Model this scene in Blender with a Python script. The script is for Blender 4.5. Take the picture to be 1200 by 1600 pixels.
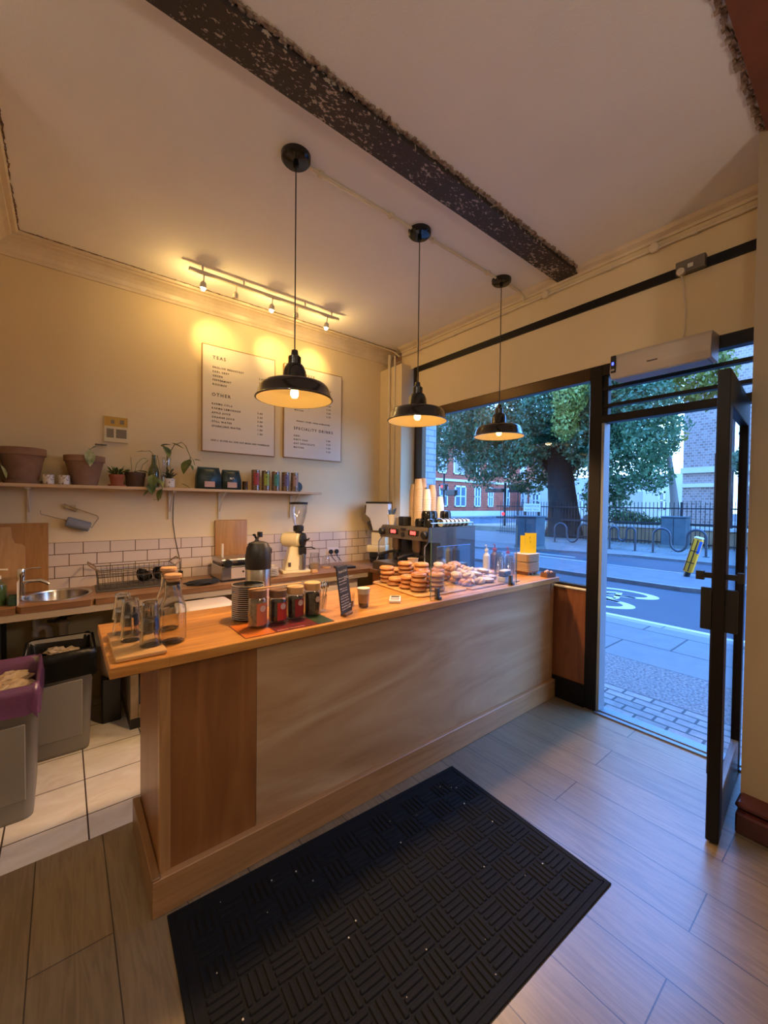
import bpy, bmesh, math, random
import numpy as np
from math import sin, cos, pi, radians as R
from mathutils import Matrix, Vector

for o in list(bpy.data.objects): bpy.data.objects.remove(o)
scn = bpy.context.scene
COL = scn.collection
rnd = random.Random(7)

# ------------------------------------------------------------------ camera
CAM_H = 1.55
def camera():
    a, b, c = R(51.46), R(-1.14), R(-0.645)
    f = Vector((cos(a)*cos(b), sin(a)*cos(b), sin(b)))
    r = Vector((sin(a), -cos(a), 0)); d = f.cross(r)
    r2 = cos(c)*r + sin(c)*d; d2 = -sin(c)*r + cos(c)*d
    m = Matrix((r2, -d2, -f)).transposed().to_4x4()
    m.translation = (0, 0, CAM_H)
    cd = bpy.data.cameras.new('camera'); cd.sensor_fit = 'AUTO'; cd.sensor_width = 36
    cd.lens = 628*36/1600; cd.clip_start = .03; cd.clip_end = 400
    o = bpy.data.objects.new('camera', cd); COL.objects.link(o); o.matrix_world = m
    scn.camera = o
camera()

# ------------------------------------------------------------------ world, exposure, lights
scn.view_settings.view_transform = 'Standard'; scn.view_settings.look = 'None'
scn.view_settings.gamma = 1; scn.view_settings.use_curve_mapping = False
scn.view_settings.exposure = 0.0
scn.cycles.use_denoising = True
scn.cycles.max_bounces = 8; scn.cycles.transparent_max_bounces = 24
scn.cycles.diffuse_bounces = 5; scn.cycles.glossy_bounces = 4
scn.cycles.caustics_reflective = False; scn.cycles.caustics_refractive = False
scn.cycles.sample_clamp_indirect = 4

w = bpy.data.worlds.new('sky'); scn.world = w; w.use_nodes = True
nt = w.node_tree; nt.nodes.clear()
out = nt.nodes.new('ShaderNodeOutputWorld'); bg = nt.nodes.new('ShaderNodeBackground')
tc = nt.nodes.new('ShaderNodeTexCoord'); sp = nt.nodes.new('ShaderNodeSeparateXYZ')
rp = nt.nodes.new('ShaderNodeValToRGB')
nt.links.new(tc.outputs['Generated'], sp.inputs[0]); nt.links.new(sp.outputs[2], rp.inputs[0])
e = rp.color_ramp.elements
e[0].position = 0.0; e[0].color = (0.30, 0.49, 0.82, 1)
e[1].position = 0.8; e[1].color = (0.08, 0.31, 1.0, 1)
x = rp.color_ramp.elements.new(.3); x.color = (0.17, 0.43, 1.0, 1)
nt.links.new(rp.outputs[0], bg.inputs[0]); bg.inputs[1].default_value = 12
nt.links.new(bg.outputs[0], out.inputs[0])

def lamp(kind, name, loc, energy, col, size=.05, rot=None, spot=None, blend=.5):
    l = bpy.data.lights.new(name, kind); l.energy = energy; l.color = col
    if kind in ('POINT', 'SPOT'): l.shadow_soft_size = size
    if kind == 'SPOT': l.spot_size = spot; l.spot_blend = blend
    if kind == 'SUN': l.angle = size
    o = bpy.data.objects.new(name, l); COL.objects.link(o); o.location = loc
    if rot is not None: o.rotation_euler = rot
    return o
WARM = (1.0, .60, .27)
AMBER = (1.0, .62, .20)
E_PEND, E_TRACK, E_ROOM = 31, 28, 27
# low morning sun beyond the street: rakes the far roofs and tree tops
SUN = Vector((-.25, -.9, -.33))
lamp('SUN', 'sun', (20, 30, 30), 2, (1, .78, .5), R(1), SUN.to_track_quat('-Z', 'Y').to_euler())

# ------------------------------------------------------------------ materials
MATS = {}
def node(nt, t, **k):
    n = nt.nodes.new(t)
    for a, v in k.items(): setattr(n, a, v)
    return n
def base(name):
    m = bpy.data.materials.new(name); m.use_nodes = True
    nt = m.node_tree; p = nt.nodes['Principled BSDF']
    return m, nt, p
def c4(c): return (*c, 1)
def M(name, col, rough=.5, metal=0, emit=0, ecol=None, noise=None, bump=None, spec=None, trans=0, coat=0, sheen=0, alpha=1):
    """noise=(scale, second colour, amount) ; bump=(scale, strength)"""
    if name in MATS: return MATS[name]
    m, nt, p = base(name)
    p.inputs['Base Color'].default_value = c4(col); p.inputs['Roughness'].default_value = rough
    p.inputs['Metallic'].default_value = metal
    if spec is not None: p.inputs['Specular IOR Level'].default_value = spec
    if trans: p.inputs['Transmission Weight'].default_value = trans
    if coat: p.inputs['Coat Weight'].default_value = coat; p.inputs['Coat Roughness'].default_value = .1
    if emit: p.inputs['Emission Color'].default_value = c4(ecol or col); p.inputs['Emission Strength'].default_value = emit
    tcn = None
    if noise or bump: tcn = node(nt, 'ShaderNodeTexCoord')
    if noise:
        n = node(nt, 'ShaderNodeTexNoise'); n.inputs['Scale'].default_value = noise[0]; n.inputs['Detail'].default_value = 5
        nt.links.new(tcn.outputs['Object'], n.inputs['Vector'])
        rp = node(nt, 'ShaderNodeValToRGB'); rp.color_ramp.elements[0].position = .35; rp.color_ramp.elements[1].position = .35+.35*(noise[2] if len(noise) > 2 else 1)
        rp.color_ramp.elements[0].color = c4(col); rp.color_ramp.elements[1].color = c4(noise[1])
        nt.links.new(n.outputs[0], rp.inputs[0]); nt.links.new(rp.outputs[0], p.inputs['Base Color'])
    if bump:
        n = node(nt, 'ShaderNodeTexNoise'); n.inputs['Scale'].default_value = bump[0]; n.inputs['Detail'].default_value = 4
        nt.links.new(tcn.outputs['Object'], n.inputs['Vector'])
        b = node(nt, 'ShaderNodeBump'); b.inputs['Strength'].default_value = bump[1]; b.inputs['Distance'].default_value = .01
        nt.links.new(n.outputs[0], b.inputs['Height']); nt.links.new(b.outputs[0], p.inputs['Normal'])
    MATS[name] = m; return m
def wood(name, c1, c2, axis=0, scale=3., rough=.45, stretch=12, bands=None, coat=0, c3=None, distort=1.5):
    """grain runs along axis"""
    if name in MATS: return MATS[name]
    m, nt, p = base(name)
    tcn = node(nt, 'ShaderNodeTexCoord'); mp = node(nt, 'ShaderNodeMapping')
    s = [stretch]*3; s[axis] = 1; mp.inputs['Scale'].default_value = s
    nt.links.new(tcn.outputs['Object'], mp.inputs[0])
    n = node(nt, 'ShaderNodeTexNoise'); n.inputs['Scale'].default_value = scale; n.inputs['Detail'].default_value = 6; n.inputs['Distortion'].default_value = distort
    nt.links.new(mp.outputs[0], n.inputs['Vector'])
    rp = node(nt, 'ShaderNodeValToRGB'); rp.color_ramp.elements[0].position = .3; rp.color_ramp.elements[1].position = .7
    rp.color_ramp.elements[0].color = c4(c1); rp.color_ramp.elements[1].color = c4(c2)
    if c3: rp.color_ramp.elements.new(.5).color = c4(c3)
    nt.links.new(n.outputs[0], rp.inputs[0]); last = rp.outputs[0]
    if bands:   # staves glued side by side: (cross axis, width, length)
        ax, wd, ln = bands
        sx = node(nt, 'ShaderNodeSeparateXYZ'); nt.links.new(tcn.outputs['Object'], sx.inputs[0])
        cb = node(nt, 'ShaderNodeCombineXYZ'); nt.links.new(sx.outputs[axis], cb.inputs[0]); nt.links.new(sx.outputs[ax], cb.inputs[1])
        bk = node(nt, 'ShaderNodeTexBrick'); nt.links.new(cb.outputs[0], bk.inputs['Vector'])
        bk.inputs['Scale'].default_value = 1; bk.inputs['Brick Width'].default_value = ln; bk.inputs['Row Height'].default_value = wd
        bk.inputs['Mortar Size'].default_value = .0008; bk.inputs['Color1'].default_value = (1.12, 1.1, 1.05, 1); bk.inputs['Color2'].default_value = (.78, .74, .7, 1); bk.inputs['Mortar'].default_value = (.6, .55, .5, 1)
        mx = node(nt, 'ShaderNodeMix', data_type='RGBA', blend_type='MULTIPLY'); mx.inputs[0].default_value = 1
        nt.links.new(last, mx.inputs[6]); nt.links.new(bk.outputs[0], mx.inputs[7]); last = mx.outputs[2]
    nt.links.new(last, p.inputs['Base Color']); p.inputs['Roughness'].default_value = rough
    if coat: p.inputs['Coat Weight'].default_value = coat; p.inputs['Coat Roughness'].default_value = .15
    MATS[name] = m; return m
def brick(name, ax, wid, hei, c1, c2, mortar, msize=.008, rough=.7, offset=(0, 0), stagger=.5, bump=.3, grain=None, squash=None, mix=None, spec=None):
    """brick / tile / plank pattern in world axes ax=(u,v)"""
    if name in MATS: return MATS[name]
    m, nt, p = base(name)
    g = node(nt, 'ShaderNodeNewGeometry'); sx = node(nt, 'ShaderNodeSeparateXYZ'); nt.links.new(g.outputs['Position'], sx.inputs[0])
    cb = node(nt, 'ShaderNodeCombineXYZ')
    for i in (0, 1):
        ad = node(nt, 'ShaderNodeMath', operation='SUBTRACT'); ad.inputs[1].default_value = offset[i]
        nt.links.new(sx.outputs[ax[i]], ad.inputs[0]); nt.links.new(ad.outputs[0], cb.inputs[i])
    bk = node(nt, 'ShaderNodeTexBrick'); bk.offset = stagger; nt.links.new(cb.outputs[0], bk.inputs['Vector'])
    for k, v in (('Scale', 1), ('Brick Width', wid), ('Row Height', hei), ('Mortar Size', msize), ('Color1', c4(c1)), ('Color2', c4(c2)), ('Mortar', c4(mortar)), ('Mortar Smooth', .1), ('Bias', 0)):
        bk.inputs[k].default_value = v
    last = bk.outputs[0]
    if grain:   # (stretch u, stretch v, scale, dark colour multiplier, amount)
        mp = node(nt, 'ShaderNodeMapping'); mp.inputs['Scale'].default_value = (grain[0], grain[1], 1); nt.links.new(cb.outputs[0], mp.inputs[0])
        n = node(nt, 'ShaderNodeTexNoise'); n.inputs['Scale'].default_value = grain[2]; n.inputs['Detail'].default_value = 6; n.inputs['Distortion'].default_value = grain[5] if len(grain) > 5 else 1
        nt.links.new(mp.outputs[0], n.inputs['Vector'])
        rp = node(nt, 'ShaderNodeValToRGB'); rp.color_ramp.elements[0].position = .35; rp.color_ramp.elements[1].position = .62
        rp.color_ramp.elements[0].color = c4(grain[3]); rp.color_ramp.elements[1].color = (1, 1, 1, 1)
        nt.links.new(n.outputs[0], rp.inputs[0])
        mx = node(nt, 'ShaderNodeMix', data_type='RGBA', blend_type='MULTIPLY'); mx.inputs[0].default_value = grain[4]
        nt.links.new(last, mx.inputs[6]); nt.links.new(rp.outputs[0], mx.inputs[7]); last = mx.outputs[2]
    nt.links.new(last, p.inputs['Base Color']); p.inputs['Roughness'].default_value = rough
    if spec is not None: p.inputs['Specular IOR Level'].default_value = spec
    if bump:
        b = node(nt, 'ShaderNodeBump'); b.inputs['Strength'].default_value = bump; b.inputs['Distance'].default_value = -.004
        nt.links.new(bk.outputs['Fac'], b.inputs['Height']); nt.links.new(b.outputs[0], p.inputs['Normal'])
    MATS[name] = m; return m
def glass(name, tint=(1, 1, 1), refl=1.0, rough=0.0, power=4.5, body=0., bodycol=(1, 1, 1)):
    """thin glass: clear body with fresnel reflection"""
    if name in MATS: return MATS[name]
    m, nt, p = base(name); nt.nodes.remove(p)
    o = nt.nodes['Material Output']
    t = node(nt, 'ShaderNodeBsdfTransparent'); t.inputs[0].default_value = c4(tint)
    gl = node(nt, 'ShaderNodeBsdfGlossy'); gl.inputs['Roughness'].default_value = rough
    lw = node(nt, 'ShaderNodeLayerWeight'); lw.inputs[0].default_value = .5
    pw = node(nt, 'ShaderNodeMath', operation='POWER'); pw.inputs[1].default_value = power; nt.links.new(lw.outputs['Facing'], pw.inputs[0])
    mu = node(nt, 'ShaderNodeMath', operation='MULTIPLY_ADD', use_clamp=True); mu.inputs[1].default_value = .75*min(refl, 1.3); mu.inputs[2].default_value = .045*refl
    nt.links.new(pw.outputs[0], mu.inputs[0])
    first = t
    if body:
        d = node(nt, 'ShaderNodeBsdfDiffuse'); d.inputs[0].default_value = c4(bodycol)
        mb = node(nt, 'ShaderNodeMixShader'); mb.inputs[0].default_value = body
        nt.links.new(t.outputs[0], mb.inputs[1]); nt.links.new(d.outputs[0], mb.inputs[2]); first = mb
    mx = node(nt, 'ShaderNodeMixShader'); nt.links.new(mu.outputs[0], mx.inputs[0])
    nt.links.new(first.outputs[0], mx.inputs[1]); nt.links.new(gl.outputs[0], mx.inputs[2]); nt.links.new(mx.outputs[0], o.inputs[0])
    MATS[name] = m; return m

# ------------------------------------------------------------------ mesh builder
class MB:
    def __init__(s): s.bm = bmesh.new()
    def _merge(s, t, mat=None):
        if mat is not None: bmesh.ops.transform(t, matrix=mat, verts=t.verts)
        me = bpy.data.meshes.new('t'); t.to_mesh(me); t.free(); s.bm.from_mesh(me); bpy.data.meshes.remove(me); return s
    def box(s, x0, x1, y0, y1, z0, z1, bev=0, rot=None, seg=1, taper=1):
        t = bmesh.new(); bmesh.ops.create_cube(t, size=1)
        sx, sy, sz = abs(x1-x0), abs(y1-y0), abs(z1-z0)
        for v in t.verts:
            k = taper if v.co.z > 0 else 1
            v.co = Vector((v.co.x*sx*k, v.co.y*sy*k, v.co.z*sz))
        if bev: bmesh.ops.bevel(t, geom=t.edges[:], offset=min(bev, .45*min(sx, sy, sz)), segments=seg, profile=.5, affect='EDGES')
        m = Matrix.Translation(((x0+x1)/2, (y0+y1)/2, (z0+z1)/2))
        if rot is not None: m = m @ rot
        return s._merge(t, m)
    def lathe(s, prof, c=(0, 0, 0), seg=28, mat=None, sx=1, sy=1, flute=0, nf=0):
        t = bmesh.new(); rings = []
        for r, z in prof:
            if r < 1e-6: rings.append([t.verts.new((0, 0, z))])
            else:
                rings.append([t.verts.new((sx*r*(1+flute*cos(nf*2*pi*i/seg))*cos(2*pi*i/seg), sy*r*(1+flute*cos(nf*2*pi*i/seg))*sin(2*pi*i/seg), z)) for i in range(seg)])
        for a, b in zip(rings, rings[1:]):
            if len(a) == 1 and len(b) == 1: continue
            for i in range(seg):
                j = (i+1) % seg
                if len(a) == 1: t.faces.new((a[0], b[j], b[i]))
                elif len(b) == 1: t.faces.new((a[i], a[j], b[0]))
                else: t.faces.new((a[i], a[j], b[j], b[i]))
        bmesh.ops.recalc_face_normals(t, faces=t.faces)
        m = Matrix.Translation(c)
        if mat is not None: m = m @ mat
        return s._merge(t, m)
    def cyl(s, c, r, h, r2=None, seg=24, mat=None, bev=0):
        r2 = r if r2 is None else r2
        if bev: pr = [(0, 0), (r-bev, 0), (r, bev), (r2, h-bev), (r2-bev, h), (0, h)]
        else: pr = [(0, 0), (r, 0), (r2, h), (0, h)]
        return s.lathe(pr, c, seg, mat)
    def tube(s, pts, r, seg=8, closed=False):
        pts = [Vector(p) for p in pts]; t = bmesh.new(); rings = []; n = len(pts); up = None
        for i, p in enumerate(pts):
            a = pts[i-1] if (i or closed) else p; b = pts[(i+1) % n] if (i < n-1 or closed) else p
            d = (b-a).normalized()
            if up is None: up = d.orthogonal().normalized()
            up = (up-d*up.dot(d)); up = up.normalized() if up.length > 1e-6 else d.orthogonal().normalized()
            sd = d.cross(up); rr = r[i] if isinstance(r, (list, tuple)) else r
            rings.append([t.verts.new(p+rr*(cos(2*pi*k/seg)*up+sin(2*pi*k/seg)*sd)) for k in range(seg)])
        m = n if closed else n-1
        for i in range(m):
            a, b = rings[i], rings[(i+1) % n]
            for k in range(seg):
                j = (k+1) % seg; t.faces.new((a[k], a[j], b[j], b[k]))
        if not closed:
            t.faces.new(rings[0][::-1]); t.faces.new(rings[-1])
        bmesh.ops.recalc_face_normals(t, faces=t.faces)
        return s._merge(t)
    def prism(s, pts, z0, z1, mat=None, bev=0):
        t = bmesh.new(); lo = [t.verts.new((x, y, z0)) for x, y in pts]; hi = [t.verts.new((x, y, z1)) for x, y in pts]
        t.faces.new(lo[::-1]); t.faces.new(hi); n = len(pts)
        for i in range(n): t.faces.new((lo[i], lo[(i+1) % n], hi[(i+1) % n], hi[i]))
        bmesh.ops.recalc_face_normals(t, faces=t.faces)
        if bev: bmesh.ops.bevel(t, geom=t.edges[:], offset=bev, segments=1, affect='EDGES')
        return s._merge(t, mat)
    def poly(s, pts):
        s.bm.faces.new([s.bm.verts.new(p) for p in pts]); return s
    def sphere(s, c, r, sc=(1, 1, 1), sub=3, rot=None, disp=0, rs=None):
        t = bmesh.new(); bmesh.ops.create_icosphere(t, subdivisions=sub, radius=r)
        if disp:
            q = rs or rnd
            ph = [q.uniform(0, 6) for _ in range(6)]
            for v in t.verts:
                n = v.co.normalized(); k = sin(5*n.x+ph[0])*sin(4*n.y+ph[1])+sin(7*n.z+ph[2])*sin(6*n.x+ph[3])
                v.co *= 1+disp*k
        m = Matrix.Translation(c)
        if rot is not None: m = m @ rot
        return s._merge(t, m @ Matrix.Diagonal((*sc, 1)))
    def text(s, body, size, mat, align='LEFT', space=1.0, extrude=.0004, bold=0):
        cu = bpy.data.curves.new('t', 'FONT'); cu.body = body; cu.size = size; cu.align_x = align; cu.space_character = space; cu.extrude = extrude; cu.offset = bold
        cu.resolution_u = 2
        ob = bpy.data.objects.new('t', cu); COL.objects.link(ob)
        me = bpy.data.meshes.new_from_object(ob.evaluated_get(bpy.context.evaluated_depsgraph_get()))
        bpy.data.objects.remove(ob); bpy.data.curves.remove(cu)
        me.transform(mat); s.bm.from_mesh(me); bpy.data.meshes.remove(me); return s
    def xf(s, m): bmesh.ops.transform(s.bm, matrix=m, verts=s.bm.verts); return s
    def build(s, name, mat, parent=None, label=None, smooth=True, loc=None):
        bm = s.bm
        if smooth:
            for f in bm.faces: f.smooth = True
            for ed in bm.edges:
                if len(ed.link_faces) == 2 and ed.calc_face_angle(0) > .55: ed.smooth = False
        me = bpy.data.meshes.new(name); bm.to_mesh(me); bm.free()
        if mat: me.materials.append(mat)
        o = bpy.data.objects.new(name, me); COL.objects.link(o)
        if parent: o.parent = parent
        if label: o['label'] = label
        if loc: o.location = loc
        return o
def tag(o, label, cat, group=None, kind=None):
    o['label'] = label; o['category'] = cat
    if group: o['group'] = group
    if kind: o['kind'] = kind
    return o
def thing(name, label, cat, loc=(0, 0, 0), rz=0, group=None):
    o = bpy.data.objects.new(name, None); COL.objects.link(o); o.empty_display_size = .05
    o.location = loc; o.rotation_euler = (0, 0, rz); return tag(o, label, cat, group)
def struct(name, mb, mat):
    o = mb.build(name, mat, smooth=False); o['kind'] = 'structure'; return o
def dup(o, loc=None, rot=None, label=None, parent=None, scale=None):
    c = o.copy(); COL.objects.link(c)
    if parent: c.parent = parent
    if loc is not None: c.location = loc
    if rot is not None: c.rotation_euler = rot
    if scale is not None: c.scale = scale
    if label: c['label'] = label
    for ch in list(o.children): dup(ch, parent=c)
    return c
RX, RY, RZ = (lambda a: Matrix.Rotation(a, 4, 'X')), (lambda a: Matrix.Rotation(a, 4, 'Y')), (lambda a: Matrix.Rotation(a, 4, 'Z'))
T = lambda x, y, z: Matrix.Translation((x, y, z))
FACE_MY = RX(pi/2)                       # text upright, readable from -Y
FACE_MX = RZ(-pi/2) @ RX(pi/2)           # text upright, readable from -X

# ------------------------------------------------------------------ palette
plaster = M('cream plaster', (.72, .60, .385), .75, noise=(1.2, (.67, .55, .35)), bump=(60, .05))
ceilm = M('ceiling paint', (.86, .84, .81), .85, noise=(1.5, (.81, .79, .76)), bump=(90, .06))
cornm = M('cream gloss trim', (.70, .60, .44), .35, noise=(6, (.6, .5, .36)), bump=(25, .25))
blackm = M('black window metal', (.006, .004, .004), .42, spec=.25, bump=(8, .05))
bronze = M('dark bronze frame', (.05, .028, .014), .3, metal=.6)
black = M('black plastic', (.008, .008, .009), .35)
blackg = M('black gloss', (.006, .006, .006), .12)
steel = M('brushed steel', (.55, .53, .5), .28, metal=1, bump=(120, .04))
chrome = M('chrome', (.75, .75, .75), .12, metal=1)
white = M('white paint', (.72, .70, .66), .4)
creamp = M('cream enamel', (.80, .70, .45), .25, coat=.4)
grey = M('grey plastic', (.20, .19, .18), .5, bump=(200, .03))
clear = glass('clear glass', (.96, .97, .97), 1.6)
realg = M('clear thick glass', (.99, .99, .98), .0, trans=1); realg.node_tree.nodes['Principled BSDF'].inputs['IOR'].default_value = 1.46
_n = realg.node_tree; _t = node(_n, 'ShaderNodeBsdfTransparent'); _x = node(_n, 'ShaderNodeMixShader'); _x.inputs[0].default_value = .02
_n.links.new(_n.nodes['Principled BSDF'].outputs[0], _x.inputs[1]); _n.links.new(_t.outputs[0], _x.inputs[2]); _n.links.new(_x.outputs[0], _n.nodes['Material Output'].inputs[0])
ware = glass('drinking glass', (.975, .97, .96), 1.8, power=2.2)
pane_m = glass('window glass', (.93, .96, .97), .8)
shield_m = glass('acrylic guard', (.90, .93, .95), 1.2, body=.04, bodycol=(.7, .8, .9))
butcher = wood('oiled butcher block', (.40, .165, .035), (.64, .31, .075), 0, 2.5, .38, 14, bands=(1, .045, .6), coat=.25, c3=(.53, .24, .055))
butcher_d = wood('dark worktop wood', (.20, .10, .045), (.36, .19, .09), 0, 2.5, .4, 14, bands=(1, .05, .55), coat=.2)
butcher_y = wood('worktop wood across', (.20, .10, .045), (.36, .19, .09), 1, 2.5, .4, 14, bands=(0, .05, .55), coat=.2)
ply = wood('birch plywood', (.36, .20, .09), (.54, .38, .22), 0, .5, .42, 5, coat=.12, c3=(.46, .29, .15), distort=3.5)
ply_v = wood('stained plywood', (.20, .075, .022), (.30, .125, .038), 2, 1.4, .4, 8, coat=.15, c3=(.25, .098, .028))
pine = wood('pine trim', (.33, .165, .06), (.45, .24, .10), 0, 2, .4, 12, coat=.15)
pine_z = wood('pine post', (.33, .165, .06), (.45, .24, .10), 2, 2, .4, 12, coat=.15)
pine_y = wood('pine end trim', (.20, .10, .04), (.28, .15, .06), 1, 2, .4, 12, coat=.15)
panelw = wood('mahogany panel', (.16, .05, .018), (.26, .09, .03), 2, 1.5, .4, 10)
shelfw = wood('limed shelf wood', (.52, .36, .21), (.62, .45, .28), 0, 2, .5, 12)
boardw = wood('chopping board wood', (.30, .14, .04), (.40, .20, .065), 2, 3, .4, 10)
boardp = wood('beech board', (.42, .23, .09), (.52, .31, .14), 2, 3, .45, 10)
lidw = wood('bamboo lid', (.50, .28, .12), (.62, .38, .18), 0, 6, .4, 8)
traym = wood('acacia tray', (.46, .25, .09), (.60, .36, .15), 0, 3, .4, 10, coat=.2)
terra = M('terracotta', (.28, .075, .035), .8, noise=(14, (.36, .12, .06)))
clay = M('brown clay', (.21, .12, .075), .85, noise=(10, (.28, .165, .11)), bump=(40, .1))
leafg = M('houseplant leaf', (.035, .085, .02), .4, noise=(9, (.09, .15, .035)))
leafv = M('variegated leaf', (.12, .17, .05), .4, noise=(25, (.50, .50, .28)))
stemm = M('green stem', (.10, .10, .03), .5)
soil = M('soil', (.03, .02, .012), .95)

# ================================================================== ROOM SHELL
CZ = 3.38
woodfloor = brick('laminate plank floor', (1, 0), 1.28, .235, (.20, .145, .078), (.235, .17, .093), (.045, .032, .022), .0022, .33, (.42, -2.685), grain=(1.2, 13, 3.0, (.66, .60, .56), .8, 1.5), bump=.5, spec=.9)
tilefloor = brick('marble floor tile', (0, 1), .31, .32, (.72, .69, .63), (.76, .73, .67), (.05, .035, .025), .0035, .35, (.085, 2.43), stagger=0, grain=(1, 1.6, 3.5, (.80, .74, .66), .55, 2.5), bump=.3)
struct('floor', MB().box(-2.6, 3.16, -3.6, 2.245, -.12, 0).box(2.98, 3.16, 2.245, 3.9, -.12, 0), woodfloor)
struct('floor_tiled', MB().box(-.5, 2.98, 2.245, 3.95, -.12, 0), tilefloor)
struct('ceiling', MB().box(-2.6, 3.3, -3.6, 3.95, CZ, CZ+.12), ceilm)
struct('wall_back', MB().box(-.5, 3.4, 3.85, 4.1, 0, CZ), plaster)
struct('wall_left', MB().box(-.55, -.37, 2.2, 3.85, 0, CZ).box(-2.6, -.55, 2.2, 2.35, 0, CZ).box(-2.75, -2.6, -3.6, 2.35, 0, CZ), plaster)
struct('wall_rear', MB().box(-2.75, 3.3, -3.75, -3.6, 0, CZ), plaster)
struct('wall_right', MB().box(2.64, 3.3, -3.6, .43, 0, CZ), M('tan plaster', (.31, .24, .16), .8, bump=(60, .05)))
struct('wall_front', MB().box(3.13, 3.32, .43, 3.34, 2.60, 3.04).box(3.13, 3.32, .43, 3.62, 3.10, CZ).box(3.135, 3.32, .43, 3.34, 3.04, 3.10)
       .prism([(2.99, 3.85), (2.99, 3.46), (3.32, 3.46), (3.32, 3.85)], 0, 3.14), plaster)
struct('trim_1', MB().box(3.118, 3.135, .43, 3.36, 3.04, 3.10).box(3.118, 3.2, 3.33, 3.40, 2.62, 3.10), blackm)

def cornice(name, prof, a, b, axis):
    """prof in (distance from wall, z); runs along axis from a to b"""
    mb = MB(); t = mb.bm
    def P(u, d, z): return (u, 3.85-d, z) if axis == 'x' else ((-.37+d, u, z) if axis == 'y' else (3.13-d, u, z))
    A = [t.verts.new(P(a, d, z)) for d, z in prof]; B = [t.verts.new(P(b, d, z)) for d, z in prof]
    for i in range(len(prof)-1): t.faces.new((A[i], A[i+1], B[i+1], B[i]))
    t.faces.new(A[::-1]); t.faces.new(B); bmesh.ops.recalc_face_normals(t, faces=t.faces)
    return struct(name, mb, cornm)
prof = [(0, 3.24), (.012, 3.24), (.014, 3.26), (.02, 3.27), (.028, 3.30), (.045, 3.325), (.07, 3.345), (.095, 3.352), (.10, 3.36), (.125, 3.362), (.135, 3.3795), (0, 3.3795)]
cornice('trim_2', prof, -.37, 3.13, 'x')
cornice('trim_3', prof, 2.35, 3.85, 'y')
cornice('trim_4', [(0, 3.33), (.012, 3.33), (.02, 3.345), (.05, 3.36), (.07, 3.3795), (0, 3.3795)], .43, 3.62, 'f')
# the ragged crack where cornice and ceiling part
def ragged(p0, p1, wid, n, dz, jit, seed, drop=.6):
    q = random.Random(seed); mb = MB(); p0 = Vector(p0); p1 = Vector(p1); d = (p1-p0); L = d.length; d.normalize(); s = Vector((-d.y, d.x, 0))
    for i in range(n):
        if q.random() > drop: continue
        c = p0+d*L*(i+.5)/n+s*q.uniform(-jit, jit); hw = wid*q.uniform(.35, 1); hl = L/n*q.uniform(.6, 1.1)
        t = Matrix.Rotation(math.atan2(d.y, d.x)+q.uniform(-.15, .15), 4, 'Z')
        mb.box(c.x-hl, c.x+hl, c.y-hw/2, c.y+hw/2, c.z-dz*q.uniform(.4, 1), c.z+.002, rot=t)
    return mb
crackm = M('crumbled plaster', (.10, .055, .03), .95, noise=(30, (.28, .19, .12)))
struct('trim_5', ragged((-.23, 3.712, CZ), (3.1, 3.708, CZ), .009, 140, .004, .003, 3, .9), crackm)
struct('trim_6', ragged((-.232, 2.4, CZ), (-.232, 3.71, CZ), .008, 50, .004, .003, 4, .9), crackm)
# steel beam with chipped paint
def beam_mat():
    m, nt, p = base('chipped black beam paint')
    tcn = node(nt, 'ShaderNodeTexCoord'); mp = node(nt, 'ShaderNodeMapping'); mp.inputs['Scale'].default_value = (1, 1.9, 1); mp.inputs['Rotation'].default_value = (0, 0, .6)
    nt.links.new(tcn.outputs['Object'], mp.inputs[0])
    v = node(nt, 'ShaderNodeTexNoise'); v.inputs['Scale'].default_value = 42; v.inputs['Detail'].default_value = 2.5; v.inputs['Roughness'].default_value = .6; nt.links.new(mp.outputs[0], v.inputs['Vector'])
    n = node(nt, 'ShaderNodeTexNoise'); n.inputs['Scale'].default_value = 5; nt.links.new(tcn.outputs['Object'], n.inputs['Vector'])
    a = node(nt, 'ShaderNodeMath', operation='MULTIPLY_ADD'); a.inputs[1].default_value = .35; nt.links.new(n.outputs[0], a.inputs[0]); nt.links.new(v.outputs[0], a.inputs[2])
    rp = node(nt, 'ShaderNodeValToRGB'); rp.color_ramp.elements[0].position = .775; rp.color_ramp.elements[1].position = .80
    rp.color_ramp.elements[0].color = (.028, .020, .018, 1); rp.color_ramp.elements[1].color = (.38, .32, .27, 1)
    nt.links.new(a.outputs[0], rp.inputs[0]); nt.links.new(rp.outputs[0], p.inputs['Base Color']); p.inputs['Roughness'].default_value = .6
    return m
struct('trim_7', MB().box(-2.6, 3.13, 1.535, 1.700, 3.345, CZ+.01), beam_mat())
rub = M('broken plaster edge', (.17, .11, .075), .95, noise=(35, (.50, .41, .33)), bump=(70, .5))
rb = ragged((-.6, 1.525, CZ-.002), (3.10, 1.525, CZ-.002), .022, 420, .012, .009, 5, 1)
struct('trim_8', rb, rub)
redm = M('bare red brown board', (.20, .065, .032), .9, noise=(5, (.13, .05, .028)))
struct('trim_9', MB().box(-2.6, 2.64, -.25, .405, 3.355, CZ+.01), redm)
struct('trim_10', ragged((.5, .425, CZ-.002), (2.64, .425, CZ-.002), .022, 190, .010, .01, 6, 1), rub)
skm = M('oxblood skirting gloss', (.055, .012, .010), .22, bump=(14, .15))
struct('baseboard_right', MB().box(2.50, 2.66, -3.6, .425, 0, .10, .008).box(2.53, 2.65, -3.6, .432, .10, .135, .012), skm)

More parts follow.
